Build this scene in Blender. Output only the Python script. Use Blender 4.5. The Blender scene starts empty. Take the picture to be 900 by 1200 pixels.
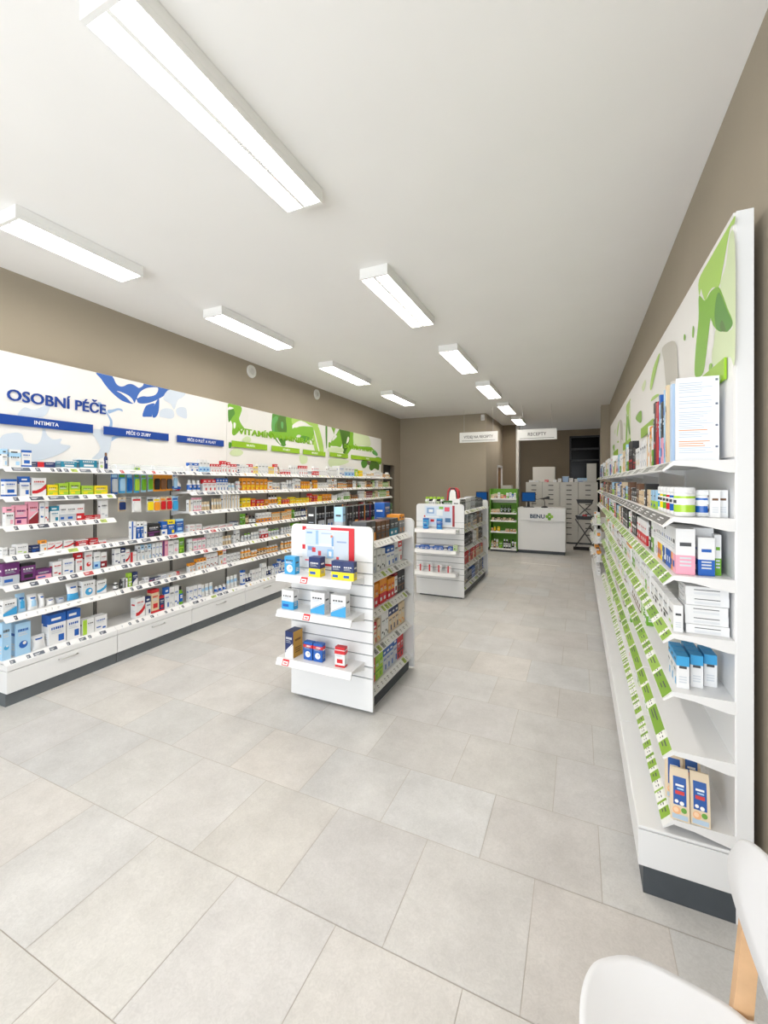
import bpy, math, random
from math import sin, cos, pi, radians
from mathutils import Vector

SC = bpy.context.scene
COL = SC.collection
H_CAM = 1.55

# ------------------------------------------------------------------ colours and materials
def lin(c):
    r = []
    for x in c[:3]:
        x /= 255.0
        r.append(x / 12.92 if x <= 0.04045 else ((x + 0.055) / 1.055) ** 2.4)
    return (r[0], r[1], r[2], 1.0)

PAL = {'W': (229, 230, 231), 'b': (28, 92, 178), 'n': (28, 46, 98), 's': (60, 160, 215), 'l': (165, 205, 235),
       'r': (200, 32, 42), 'm': (135, 35, 45), 'p': (235, 165, 185), 'k': (32, 32, 34), 'g': (105, 165, 35),
       'd': (55, 100, 40), 'y': (240, 215, 30), 'o': (232, 150, 40), 'e': (222, 200, 165), 't': (35, 130, 160),
       'v': (105, 45, 110), 'a': (188, 194, 202), 'c': (110, 75, 50), 'i': (165, 205, 60), 'q': (205, 220, 180),
       'z': (120, 124, 128), 'x': (70, 72, 76)}
NAMES = {'W': 'white', 'b': 'blue', 'n': 'navy', 's': 'sky-blue', 'l': 'pale-blue', 'r': 'red', 'm': 'maroon', 'p': 'pink',
         'k': 'black', 'g': 'green', 'd': 'dark-green', 'y': 'yellow', 'o': 'orange', 'e': 'beige', 't': 'teal', 'v': 'purple',
         'a': 'silver-grey', 'c': 'brown', 'i': 'lime', 'q': 'pale-green', 'z': 'grey', 'x': 'charcoal'}

def new_mat(name, rgb=None, rough=0.5, metal=0.0, spec=0.5, alpha=1.0, trans=0.0):
    m = bpy.data.materials.new(name)
    m.use_nodes = True
    b = m.node_tree.nodes['Principled BSDF']
    if rgb is not None:
        b.inputs['Base Color'].default_value = lin(rgb)
    b.inputs['Roughness'].default_value = rough
    b.inputs['Metallic'].default_value = metal
    b.inputs['Specular IOR Level'].default_value = spec
    b.inputs['Alpha'].default_value = alpha
    b.inputs['Transmission Weight'].default_value = trans
    return m

def attr_mat(name, rough, spec=0.5, noise=0.0):
    m = new_mat(name, None, rough, 0, spec)
    nt = m.node_tree
    a = nt.nodes.new('ShaderNodeAttribute'); a.attribute_name = 'Col'
    nt.links.new(a.outputs['Color'], nt.nodes['Principled BSDF'].inputs['Base Color'])
    return m

def noisy_mat(name, rgb, rough, amount=0.06, scale=6.0, bump=0.0):
    m = new_mat(name, rgb, rough)
    nt = m.node_tree; bs = nt.nodes['Principled BSDF']
    tc = nt.nodes.new('ShaderNodeTexCoord')
    n = nt.nodes.new('ShaderNodeTexNoise'); n.inputs['Scale'].default_value = scale; n.inputs['Detail'].default_value = 5
    nt.links.new(tc.outputs['Object'], n.inputs['Vector'])
    r = nt.nodes.new('ShaderNodeValToRGB')
    c = lin(rgb)
    r.color_ramp.elements[0].position = 0.3; r.color_ramp.elements[1].position = 0.7
    r.color_ramp.elements[0].color = tuple(x * (1 - amount) for x in c[:3]) + (1,)
    r.color_ramp.elements[1].color = tuple(min(1, x * (1 + amount)) for x in c[:3]) + (1,)
    nt.links.new(n.outputs['Fac'], r.inputs['Fac'])
    nt.links.new(r.outputs['Color'], bs.inputs['Base Color'])
    if bump:
        bp = nt.nodes.new('ShaderNodeBump'); bp.inputs['Strength'].default_value = bump; bp.inputs['Distance'].default_value = 0.002
        n2 = nt.nodes.new('ShaderNodeTexNoise'); n2.inputs['Scale'].default_value = scale * 30
        nt.links.new(tc.outputs['Object'], n2.inputs['Vector'])
        nt.links.new(n2.outputs['Fac'], bp.inputs['Height']); nt.links.new(bp.outputs['Normal'], bs.inputs['Normal'])
    return m

def floor_mat():
    m = new_mat('stone_tile', (206, 202, 196), 0.38)
    nt = m.node_tree; bs = nt.nodes['Principled BSDF']
    a = nt.nodes.new('ShaderNodeAttribute'); a.attribute_name = 'Col'
    tc = nt.nodes.new('ShaderNodeTexCoord')
    n = nt.nodes.new('ShaderNodeTexNoise'); n.inputs['Scale'].default_value = 4.5; n.inputs['Detail'].default_value = 9; n.inputs['Roughness'].default_value = 0.65
    nt.links.new(tc.outputs['Object'], n.inputs['Vector'])
    r = nt.nodes.new('ShaderNodeValToRGB')
    r.color_ramp.elements[0].position = 0.3; r.color_ramp.elements[0].color = (0.86, 0.855, 0.85, 1)
    r.color_ramp.elements[1].position = 0.72; r.color_ramp.elements[1].color = (1.06, 1.06, 1.06, 1)
    nt.links.new(n.outputs['Fac'], r.inputs['Fac'])
    n3 = nt.nodes.new('ShaderNodeTexNoise'); n3.inputs['Scale'].default_value = 60; n3.inputs['Detail'].default_value = 4; n3.inputs['Distortion'].default_value = 2.0
    nt.links.new(tc.outputs['Object'], n3.inputs['Vector'])
    r3 = nt.nodes.new('ShaderNodeValToRGB')
    r3.color_ramp.elements[0].position = 0.35; r3.color_ramp.elements[0].color = (0.93, 0.93, 0.93, 1)
    r3.color_ramp.elements[1].position = 0.65; r3.color_ramp.elements[1].color = (1.03, 1.03, 1.03, 1)
    nt.links.new(n3.outputs['Fac'], r3.inputs['Fac'])
    mx = nt.nodes.new('ShaderNodeMix'); mx.data_type = 'RGBA'; mx.blend_type = 'MULTIPLY'; mx.inputs['Factor'].default_value = 1
    nt.links.new(a.outputs['Color'], mx.inputs['A']); nt.links.new(r.outputs['Color'], mx.inputs['B'])
    mx2 = nt.nodes.new('ShaderNodeMix'); mx2.data_type = 'RGBA'; mx2.blend_type = 'MULTIPLY'; mx2.inputs['Factor'].default_value = 1
    nt.links.new(mx.outputs['Result'], mx2.inputs['A']); nt.links.new(r3.outputs['Color'], mx2.inputs['B'])
    nt.links.new(mx2.outputs['Result'], bs.inputs['Base Color'])
    return m

def emit_mat(name, rgb, strength):
    m = bpy.data.materials.new(name); m.use_nodes = True
    nt = m.node_tree; nt.nodes.clear()
    e = nt.nodes.new('ShaderNodeEmission'); e.inputs['Color'].default_value = lin(rgb); e.inputs['Strength'].default_value = strength
    o = nt.nodes.new('ShaderNodeOutputMaterial'); nt.links.new(e.outputs[0], o.inputs[0])
    return m

M = {
    'card': attr_mat('printed_card', 0.45),
    'gloss': attr_mat('glossy_plastic', 0.25),
    'white': new_mat('white_laminate', (228, 229, 230), 0.35),
    'metal_white': new_mat('white_coated_steel', (229, 229, 229), 0.38),
    'back': new_mat('shelving_back_steel', (214, 212, 206), 0.5),
    'plinth': noisy_mat('grey_plinth', (92, 98, 102), 0.5, 0.05, 20),
    'dark_plinth': noisy_mat('dark_plinth', (66, 72, 78), 0.5, 0.05, 20),
    'taupe': noisy_mat('taupe_wall_paint', (162, 152, 135), 0.8, 0.02, 2.0, 0.15),
    'brown': noisy_mat('brown_wall_paint', (126, 112, 92), 0.8, 0.03, 2.0, 0.1),
    'ceil': noisy_mat('white_ceiling_paint', (240, 239, 237), 0.9, 0.01, 2.0),
    'floor': floor_mat(),
    'grout': new_mat('tile_grout', (176, 169, 160), 0.8),
    'groove_shade': new_mat('slat_groove_shade', (128, 132, 136), 0.5),  # stands in for shade inside the slat grooves
    'steel': new_mat('brushed_steel', (190, 190, 188), 0.3, 0.9),
    'dark': new_mat('dark_metal', (45, 46, 48), 0.4, 0.3),
    'black': new_mat('black_plastic', (26, 26, 28), 0.4),
    'rail': new_mat('slot_upright', (70, 68, 66), 0.5),
    'blue_sign': new_mat('blue_sign_board', (0, 62, 150), 0.4),
    'green_sign': new_mat('green_sign_board', (143, 188, 26), 0.4),
    'letter_white': new_mat('white_lettering', (245, 245, 245), 0.5),
    'letter_blue': new_mat('blue_lettering', (0, 58, 145), 0.4),
    'letter_green': new_mat('green_lettering', (128, 180, 25), 0.4),
    'letter_dark': new_mat('dark_lettering', (60, 60, 62), 0.5),
    'letter_navy': new_mat('navy_lettering', (28, 60, 92), 0.4),
    'green_card': new_mat('green_price_card', (132, 172, 48), 0.5),
    'green_panel': new_mat('green_back_panel', (92, 152, 30), 0.5),
    'acrylic': new_mat('clear_acrylic', (245, 250, 252), 0.08, 0, 0.5, 0.28),
    'wood': noisy_mat('pale_beech_wood', (205, 166, 126), 0.5, 0.12, 14),
    'door_wood': noisy_mat('door_wood', (150, 112, 72), 0.5, 0.12, 10),
    'shell': new_mat('white_chair_shell', (222, 223, 226), 0.35),
    'grey_lam': new_mat('light_grey_laminate', (206, 204, 198), 0.45),
    'glass_dark': new_mat('dark_glass', (10, 10, 11), 0.15, 0, 0.12),
    'screen': emit_mat('lit_screen', (40, 100, 170), 0.25),
    'tube': emit_mat('lamp_diffuser', (255, 248, 239), 12.5),
    'white_plastic': new_mat('white_plastic', (236, 236, 234), 0.35),
}

# ------------------------------------------------------------------ mesh building
class MB:
    def __init__(self):
        self.v, self.f, self.c, self.m, self.s = [], [], [], [], []
    def poly(self, pts, c=(240, 240, 238), m=0, smooth=False):
        b = len(self.v); self.v += [tuple(p) for p in pts]
        self.f.append(tuple(range(b, b + len(pts)))); self.c.append(c); self.m.append(m); self.s.append(smooth)
    def box(self, x0, x1, y0, y1, z0, z1, c=(240, 240, 238), m=0, top=None):
        b = len(self.v)
        self.v += [(x0, y0, z0), (x1, y0, z0), (x1, y1, z0), (x0, y1, z0), (x0, y0, z1), (x1, y0, z1), (x1, y1, z1), (x0, y1, z1)]
        for k, q in enumerate(((3, 2, 1, 0), (4, 5, 6, 7), (0, 1, 5, 4), (1, 2, 6, 5), (2, 3, 7, 6), (3, 0, 4, 7))):
            self.f.append(tuple(b + i for i in q)); self.c.append(top if (k == 1 and top) else c); self.m.append(m); self.s.append(False)
    def prism(self, prof, a0, a1, axis='x', c=(240, 240, 238), m=0):
        """prof: 2D outline; extruded along axis between a0 and a1 (x: prof=(y,z); y: prof=(x,z); z: prof=(x,y))"""
        n = len(prof); b = len(self.v)
        def P(p, a):
            return (a, p[0], p[1]) if axis == 'x' else ((p[0], a, p[1]) if axis == 'y' else (p[0], p[1], a))
        self.v += [P(p, a0) for p in prof] + [P(p, a1) for p in prof]
        area = sum(prof[i][0] * prof[(i + 1) % n][1] - prof[(i + 1) % n][0] * prof[i][1] for i in range(n))
        flip = (area < 0) != (axis == 'y')
        fs = [tuple(range(b + n - 1, b - 1, -1)), tuple(range(b + n, b + 2 * n))]
        for i in range(n):
            j = (i + 1) % n
            fs.append((b + i, b + j, b + n + j, b + n + i))
        for q in fs:
            self.f.append(tuple(reversed(q)) if flip else q); self.c.append(c); self.m.append(m); self.s.append(False)
    def lathe(self, prof, n=14, cx=0, cy=0, m=0):
        """prof: (radius, z, colour of the band up to the next point), from the bottom to the top"""
        b = len(self.v)
        for r, z, _ in prof:
            for k in range(n):
                a = 2 * pi * k / n
                self.v.append((cx + r * cos(a), cy + r * sin(a), z))
        for i in range(len(prof) - 1):
            for k in range(n):
                k2 = (k + 1) % n
                self.f.append((b + i * n + k, b + i * n + k2, b + (i + 1) * n + k2, b + (i + 1) * n + k))
                self.c.append(prof[i][2]); self.m.append(m); self.s.append(True)
        self.f.append(tuple(b + k for k in range(n - 1, -1, -1))); self.c.append(prof[0][2]); self.m.append(m); self.s.append(False)
        t = b + (len(prof) - 1) * n
        self.f.append(tuple(t + k for k in range(n))); self.c.append(prof[-1][2]); self.m.append(m); self.s.append(False)
    def tube(self, pts, r, n=8, c=(240, 240, 238), m=0):
        pts = [Vector(p) for p in pts]; b = len(self.v)
        for i, p in enumerate(pts):
            t = (pts[min(i + 1, len(pts) - 1)] - pts[max(i - 1, 0)]).normalized()
            u = t.orthogonal().normalized() if i == 0 else (u - t * u.dot(t)).normalized()
            w = t.cross(u)
            for k in range(n):
                a = 2 * pi * k / n
                self.v.append(tuple(p + u * (r * cos(a)) + w * (r * sin(a))))
        for i in range(len(pts) - 1):
            for k in range(n):
                k2 = (k + 1) % n
                self.f.append((b + i * n + k, b + i * n + k2, b + (i + 1) * n + k2, b + (i + 1) * n + k)); self.c.append(c); self.m.append(m); self.s.append(True)
        self.f.append(tuple(b + k for k in range(n - 1, -1, -1))); self.c.append(c); self.m.append(m); self.s.append(False)
        e = b + (len(pts) - 1) * n
        self.f.append(tuple(e + k for k in range(n))); self.c.append(c); self.m.append(m); self.s.append(False)
    def mesh(self, name, mats):
        me = bpy.data.meshes.new(name)
        me.from_pydata(self.v, [], self.f)
        for mt in mats: me.materials.append(mt)
        me.polygons.foreach_set('material_index', self.m)
        me.polygons.foreach_set('use_smooth', self.s)
        at = me.color_attributes.new('Col', 'FLOAT_COLOR', 'CORNER')
        cache, buf = {}, []
        for f, c in zip(self.f, self.c):
            if c not in cache: cache[c] = lin(c)
            buf += list(cache[c]) * len(f)
        at.data.foreach_set('color', buf)
        me.update()
        return me
    def build(self, name, mats, parent=None, bevel=0.0):
        if not isinstance(mats, (list, tuple)): mats = [mats]
        return link(name, self.mesh(name, mats), parent, bevel)

def link(name, data, parent=None, bevel=0.0):
    o = bpy.data.objects.new(name, data); COL.objects.link(o)
    if parent is not None: o.parent = parent
    if bevel:
        md = o.modifiers.new('Bevel', 'BEVEL'); md.width = bevel; md.segments = 2; md.limit_method = 'ANGLE'
    return o

def tag(o, label, cat, group=None):
    o['label'] = label; o['category'] = cat
    if group: o['group'] = group
    return o

def thing(name, label, cat, loc=(0, 0, 0), rz=0.0, group=None):
    o = bpy.data.objects.new(name, None); COL.objects.link(o)
    o.empty_display_size = 0.1; o.location = loc; o.rotation_euler = (0, 0, rz)
    return tag(o, label, cat, group)

def struct(o):
    o['kind'] = 'structure'; return o

def copy_tree(o, parent=None):
    c = o.copy(); COL.objects.link(c); c.parent = parent
    for ch in list(o.children): copy_tree(ch, c)
    return c

def text(name, body, size, loc, parent, mat, width=None, align='CENTER', extrude=0.0015, offset=0.0, rz=0.0):
    cu = bpy.data.curves.new(name, 'FONT')
    cu.body = body; cu.size = size; cu.align_x = align; cu.align_y = 'BOTTOM_BASELINE'
    cu.extrude = extrude; cu.offset = offset; cu.resolution_u = 3
    cu.materials.append(mat)
    tmp = link(name + '_outline', cu)
    dg = bpy.context.evaluated_depsgraph_get()
    me = bpy.data.meshes.new_from_object(tmp.evaluated_get(dg), depsgraph=dg)
    bpy.data.objects.remove(tmp); bpy.data.curves.remove(cu)
    if width:
        xs = [v.co.x for v in me.vertices]; k = width / (max(xs) - min(xs))
        for v in me.vertices: v.co.x *= k
    o = link(name, me, parent)
    o.location = loc; o.rotation_euler = (pi / 2, 0, rz)
    return o

def smooth_loop(p, n=4):
    """closed Catmull-Rom through the points"""
    out = []; k = len(p)
    for i in range(k):
        a, b, c, d = p[i - 1], p[i], p[(i + 1) % k], p[(i + 2) % k]
        for j in range(n):
            t = j / n
            out.append(tuple(0.5 * (2 * b[q] + (c[q] - a[q]) * t + (2 * a[q] - 5 * b[q] + 4 * c[q] - d[q]) * t * t + (3 * b[q] - a[q] - 3 * c[q] + d[q]) * t ** 3) for q in (0, 1)))
    return out

ORD = 'first second third fourth fifth sixth seventh eighth ninth tenth eleventh twelfth thirteenth fourteenth fifteenth sixteenth seventeenth eighteenth nineteenth twentieth'.split()
ORD += ['twenty-' + w for w in ORD[:9]] + ['thirtieth'] + ['thirty-' + w for w in ORD[:9]] + ['fortieth']

# ------------------------------------------------------------------ products: one mesh per part, front towards local -y
def dark(c): return (c[0] * 3 + c[1] * 6 + c[2]) < 1350

def box_mesh(w, h, d, style, cols):
    mb = MB(); cs = [PAL[k] for k in cols]
    a = cs[0]; b = cs[1] if len(cs) > 1 else PAL['a']; c = cs[2] if len(cs) > 2 else a
    x0, x1, y0, y1 = -w / 2, w / 2, -d / 2, d / 2
    sl = {'top': [(0, .70, a), (.70, 1, b)] if len(cs) < 3 else [(0, .55, a), (.55, .82, b), (.82, 1, c)],
          'bot': [(0, .42, b), (.42, 1, a)], 'frame': [(0, .1, b), (.1, .86, a), (.86, 1, b)]}.get(style, [(0, 1, a)])
    for z0, z1, cc in sl: mb.box(x0, x1, y0, y1, z0 * h, z1 * h, cc)
    yf = [y0 - 0.0005]
    def pl(pts, cc):
        yf[0] -= 0.00025
        mb.poly([(x0 + px * w, yf[0], pz * h) for px, pz in pts], cc)
    def R(ax, bx, az, bz, cc): pl([(ax, az), (bx, az), (bx, bz), (ax, bz)], cc)
    ink = PAL['W'] if dark(a) else (b if dark(b) else PAL['x'])
    pale = (205, 210, 216) if not dark(a) else (150, 156, 166)
    tz = {'top': .50, 'bot': .66, 'frame': .66, 'full': .66, 'pic': .74, 'swoosh': .74, 'diag': .70, 'split': .66, 'plain': .66}[style]
    wide = 0.9 if style == 'split' else 0.86
    lo = 0.46 if style == 'split' else 0.14
    if style == 'full':
        R(.0, 1, .30, .38, b); R(.12, .5, .08, .24, b)
    elif style == 'diag':
        pl([(0, 0), (1, 0), (1, .52), (0, .16)], b)
        pl([(0.1, .2), (.9, .5), (.9, .56), (.1, .26)], PAL['W'] if a != PAL['W'] else PAL['a'])
    elif style == 'swoosh':
        pl([(0, .28), (.3, .30), (.65, .42), (1, .66), (1, .40), (.7, .22), (.35, .12), (0, .12)], b)
    elif style == 'pic':
        pl([(.5 + .3 * cos(t * pi / 6), .32 + .3 * min(1, w / h) * sin(t * pi / 6)) for t in range(12)], b)
        pl([(.58 + .13 * cos(t * pi / 4), .36 + .13 * min(1, w / h) * sin(t * pi / 4)) for t in range(8)], PAL['W'] if b != PAL['W'] else PAL['a'])
    elif style == 'split':
        R(0, .36, 0, 1, b)
    elif style == 'plain':
        R(0.12, .5, .2, .28, b); R(.62, .88, .08, .2, b)
    elif style == 'bot':
        R(.1, .6, .12, .26, PAL['W'] if dark(b) else PAL['b'])
    elif style == 'top':
        R(.14, .7, .80, .88, PAL['W'] if dark(b) else PAL['x']); R(.55, .88, .08, .3, b)
    elif style == 'frame':
        R(.2, .8, .2, .4, b)
    x = lo; rr = random.Random(int(w * 1e4) + int(h * 1e4) * 7 + sum(map(ord, cols)))   # an unreadable title: letter-sized blocks
    n = rr.randint(4, 7); step = (wide - lo) / n; hi = rr.uniform(.06, .09)
    for k in range(n): R(x + k * step, x + k * step + step * rr.uniform(.55, .82), tz, tz + hi, ink)
    R(lo, wide - .2, tz - .07, tz - .035, pale)
    R(lo, wide - .1, tz - .13, tz - .10, pale)
    # printing on the two narrow sides
    for sx, nx in ((x0 - .0005, -1), (x1 + .0005, 1)):
        ys = (y0 + d * .2, y0 + d * .8)
        for z0, z1, cc in ((.62, .70, ink), (.34, .38, pale), (.26, .30, pale), (.18, .22, pale)):
            q = [(sx, ys[0], z0 * h), (sx, ys[1], z0 * h), (sx, ys[1], z1 * h), (sx, ys[0], z1 * h)]
            mb.poly(q if nx > 0 else q[::-1], cc)
    return [('', mb.mesh('printed_box', [M['card']]))]

def bottle_mesh(w, h, d, style, cols):
    cs = [PAL[k] for k in cols]; a, b, c = cs[0], cs[1], cs[2] if len(cs) > 2 else PAL['W']
    r = min(w, .11) / 2
    mb = MB(); mb.lathe([(r * .92, 0, a), (r, .02 * h, a), (r, .16 * h, b), (r, .60 * h, a), (r * .97, .68 * h, a), (r * .55, .79 * h, a), (r * .5, .83 * h, a)], 14)
    cp = MB(); cp.lathe([(r * .58, .80 * h, c), (r * .6, .82 * h, c), (r * .56, .98 * h, c), (r * .46, h, c)], 12)
    ink = PAL['W'] if dark(b) else PAL['x']
    for z, k in ((.46, .5), (.36, .35)):
        for t in range(-2, 2):
            a0, a1 = -pi / 2 + t * .25, -pi / 2 + (t + 1) * .25
            mb.poly([((r + .0006) * cos(a0), (r + .0006) * sin(a0), z * h), ((r + .0006) * cos(a1), (r + .0006) * sin(a1), z * h),
                     ((r + .0006) * cos(a1), (r + .0006) * sin(a1), (z + .06) * h), ((r + .0006) * cos(a0), (r + .0006) * sin(a0), (z + .06) * h)], ink)
    return [('', mb.mesh('bottle_body', [M['gloss']])), ('cap', cp.mesh('bottle_cap', [M['gloss']]))]

def jar_mesh(w, h, d, style, cols):
    cs = [PAL[k] for k in cols]; a, b, c = cs[0], cs[1], cs[2] if len(cs) > 2 else PAL['W']
    r = w / 2
    mb = MB(); mb.lathe([(r * .9, 0, a), (r * .98, .03 * h, a), (r * .98, .15 * h, b), (r * .98, .40 * h, a), (r * .98, .62 * h, b), (r * .98, .70 * h, a), (r * .96, .78 * h, a), (r * .86, .80 * h, a)], 20)
    cp = MB(); cp.lathe([(r * .97, .79 * h, c), (r, .80 * h, c), (r, .96 * h, c), (r * .92, h, c)], 20)
    for t in range(-3, 3):
        a0, a1 = -pi / 2 + t * .2, -pi / 2 + (t + 1) * .2; q = r * .98 + .0006
        mb.poly([(q * cos(a0), q * sin(a0), .45 * h), (q * cos(a1), q * sin(a1), .45 * h), (q * cos(a1), q * sin(a1), .56 * h), (q * cos(a0), q * sin(a0), .56 * h)], PAL['x'] if not dark(a) else PAL['W'])
    return [('', mb.mesh('tub_body', [M['gloss']])), ('lid', cp.mesh('tub_lid', [M['gloss']]))]

def tube_mesh(w, h, d, style, cols):
    cs = [PAL[k] for k in cols]; a, b, c = cs[0], cs[1], cs[2] if len(cs) > 2 else PAL['W']
    r = w / 2; n = 14; mb = MB(); cp = MB()
    cp.lathe([(r * .8, 0, c), (r * .84, .01 * h, c), (r * .8, .17 * h, c)], n)
    lv = [(.16, .55), (.2, .9), (.45, .62), (.7, .34), (.93, .1), (1, .08)]
    for i, (z, q) in enumerate(lv):
        for k in range(n):
            t = 2 * pi * k / n
            mb.v.append(((r * (.86 if i else .7)) * cos(t) * (1 + (1 - q) * .16), r * .86 * q * sin(t), z * h))
    for i in range(len(lv) - 1):
        for k in range(n):
            k2 = (k + 1) % n
            mb.f.append((i * n + k, i * n + k2, (i + 1) * n + k2, (i + 1) * n + k)); mb.c.append(b if i == 2 else a); mb.m.append(0); mb.s.append(True)
    mb.f.append(tuple((len(lv) - 1) * n + k for k in range(n))); mb.c.append(a); mb.m.append(0); mb.s.append(False)
    return [('', mb.mesh('tube_body', [M['gloss']])), ('cap', cp.mesh('tube_cap', [M['gloss']]))]

def pouch_mesh(w, h, d, style, cols):
    cs = [PAL[k] for k in cols]; a, b = cs[0], cs[1]
    mb = MB(); nx, nz = 8, 10
    def P(i, j, sgn):
        u, t = i / nx, j / nz
        bulge = (sin(pi * min(u * 1.0, 1)) ** .6) * (sin(pi * min(1, .12 + t * .88)) ** .6) if 0 < i < nx and j < nz else 0.0
        bulge = max(bulge, .5 * (1 - t) ** 3 * (1 if 0 < i < nx else 0.15))
        lean = .018 * t * t
        return ((u - .5) * w * (1 - .12 * (1 - abs(2 * t - 1))), sgn * d / 2 * bulge + lean, t * h)
    for sgn in (-1, 1):
        for i in range(nx):
            for j in range(nz):
                q = [P(i, j, sgn), P(i + 1, j, sgn), P(i + 1, j + 1, sgn), P(i, j + 1, sgn)]
                u, t = (i + .5) / nx, (j + .5) / nz
                cc = a
                if style == 'pic' and (u - .5) ** 2 + ((t - .42) * 1.1) ** 2 < .075: cc = b
                if style == 'bot' and t < .42: cc = b
                if .66 < t < .78 and .2 < u < .8: cc = PAL['b'] if not dark(a) else PAL['W']
                mb.poly(q if sgn < 0 else q[::-1], cc, 0, True)
    return [('', mb.mesh('pouch_film', [M['gloss']]))]

def blister_mesh(w, h, d, style, cols):
    cs = [PAL[k] for k in cols]; a, b, c = cs[0], cs[1], cs[2] if len(cs) > 2 else PAL['W']
    mb = MB(); t = .003
    mb.box(-w / 2, -w * .12, -t / 2, t / 2, h * .90, h * .95, a); mb.box(w * .12, w / 2, -t / 2, t / 2, h * .90, h * .95, a)
    mb.box(-w / 2, w / 2, -t / 2, t / 2, h * .95, h, a); mb.box(-w / 2, w / 2, -t / 2, t / 2, 0, h * .90, a)
    mb.poly([(-w * .42, -t / 2 - .0005, h * .74), (w * .42, -t / 2 - .0005, h * .74), (w * .42, -t / 2 - .0005, h * .87), (-w * .42, -t / 2 - .0005, h * .87)], b)
    bb = MB(); p = [(-w * .34, h * .1), (w * .34, h * .1), (w * .38, h * .2), (w * .38, h * .58), (w * .28, h * .68), (-w * .28, h * .68), (-w * .38, h * .58), (-w * .38, h * .2)]
    bb.prism(p, -t / 2 - d * .5, -t / 2, 'y', c)
    return [('', mb.mesh('blister_card', [M['card']])), ('blister', bb.mesh('blister_shell', [M['gloss']]))]

KIND = {'bx': box_mesh, 'bo': bottle_mesh, 'ja': jar_mesh, 'tu': tube_mesh, 'po': pouch_mesh, 'bl': blister_mesh}
KWORD = {'bx': 'box', 'bo': 'bottle', 'ja': 'tub', 'tu': 'tube', 'po': 'pouch', 'bl': 'blister pack'}
SWORD = {'top': 'upper band', 'bot': 'lower half', 'frame': 'edges', 'full': 'stripe', 'diag': 'slanted corner', 'swoosh': 'swoosh', 'pic': 'round picture', 'split': 'side panel', 'plain': 'print'}
_cache = {}
def proto(kind, w, h, d, style, cols):
    key = (kind, round(w, 2 if w > .03 else 3), round(h, 2 if h > .04 else 3), round(d, 2), style, cols)
    if key not in _cache: _cache[key] = KIND[kind](key[1], key[2], key[3], style, cols)
    return _cache[key]

def describe(kind, style, cols):
    a, b = NAMES[cols[0]], NAMES[cols[1]] if len(cols) > 1 else 'grey'
    if kind == 'bx': return f'{a} box with {b} {SWORD[style]}'
    if kind in ('bo', 'ja', 'tu'):
        c = NAMES[cols[2]] if len(cols) > 2 else 'white'
        w = {'bo': 'bottle', 'ja': 'tub', 'tu': 'tube'}[kind]
        return f'{a} {w} with {c} {"lid" if kind == "ja" else "cap"}' if b == a or kind == 'tu' else f'{a} and {b} {w}, {c} {"lid" if kind == "ja" else "cap"}'
    if kind == 'po': return f'{a} and {b} pouch'
    return f'{a} and {b} blister pack'

def product(kind, w, h, d, style, cols, loc, rz, name, label, cat, group=None):
    parts = proto(kind, w, h, d, style, cols)
    root = None
    for pn, me in parts:
        o = bpy.data.objects.new(pn or name, me); COL.objects.link(o)
        if root is None:
            root = o; o.location = loc; o.rotation_euler = (0, 0, rz); tag(o, label, cat, group)
        else:
            o.parent = root
    return root

def put_row(frame, z, items, where, group, name='medicine_box', back=0.055, order='from near end', start=0, skip=None):
    """items: (s0, width, height, kind, style, colours[, depth[, label words]]) along the shelf; frame(s, depth) -> (x, y, rz)"""
    k = start
    for it in items:
        s0, w, h, kind, style, cols = it[:6]
        cols = ''.join(ch for ch in cols if ch in PAL)
        w *= .965
        d = it[6] if len(it) > 6 and it[6] else (min(w, .11) if kind in ('bo', 'ja', 'tu') else min(.10, max(.035, w * .75)))
        if kind == 'po': d = .05
        if kind in ('ja',): d = w
        x, y, rz = frame(s0 + w / 2 + w * .018, back + d / 2)
        word = ORD[k]; k += 1
        if skip and skip(x, y, z + h / 2): continue
        desc = it[7] if len(it) > 7 else describe(kind, style, cols)
        nm = name if kind == 'bx' else {'bo': 'bottle', 'ja': 'tub', 'tu': 'cream_tube', 'po': 'pouch', 'bl': 'blister_pack'}[kind]
        product(kind, w, h, d, style, cols, (x, y, z + .0008), rz, nm, f'{desc}, {word} {order}, {where}', KWORD[kind], group)
    return k

def auto_items(seed, s0, s1, pal, h, w, run=(1, 4), gap=.004):
    """a row of products, several alike side by side as the photo shows"""
    rnd = random.Random(seed); out = []; s = s0 + .012
    while s < s1 - .02:
        kind, style, cols = rnd.choice(pal)
        hh = rnd.uniform(*h); ww = rnd.uniform(*w)
        if kind in ('bo', 'tu'): ww = min(ww, .055)
        if kind == 'ja': ww = max(min(ww, .1), hh * .6)
        for _ in range(rnd.randint(*run)):
            if s + ww > s1 - .01: break
            out.append((s, ww, hh, kind, style, cols)); s += ww + gap
        s += rnd.choice((.004, .008, .02))
        if s + w[0] > s1 - .01: break
    return out

# ------------------------------------------------------------------ the room
CEIL = 3.17
AL = radians(1.4)                                  # the long wall runs slightly off the aisle
LD = (-sin(AL), cos(AL)); LN = (cos(AL), sin(AL))  # along the long wall; out of it into the room
LO = (-3.57, 1.58)                                 # front foot of the first bay on the long wall
def frame_long(s, dep): return (LO[0] + LD[0] * s - LN[0] * dep, LO[1] + LD[1] * s - LN[1] * dep, pi / 2 + AL)
RX, RY = 0.205, 1.868                              # front foot of the first bay on the other wall
def frame_short(s, dep): return (RX + dep, RY + s, -pi / 2)
def frame_mat(o, fr, s, dep, z=0.0):
    x, y, rz = fr(s, dep); o.location = (x, y, z); o.rotation_euler = (0, 0, rz)

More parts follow.
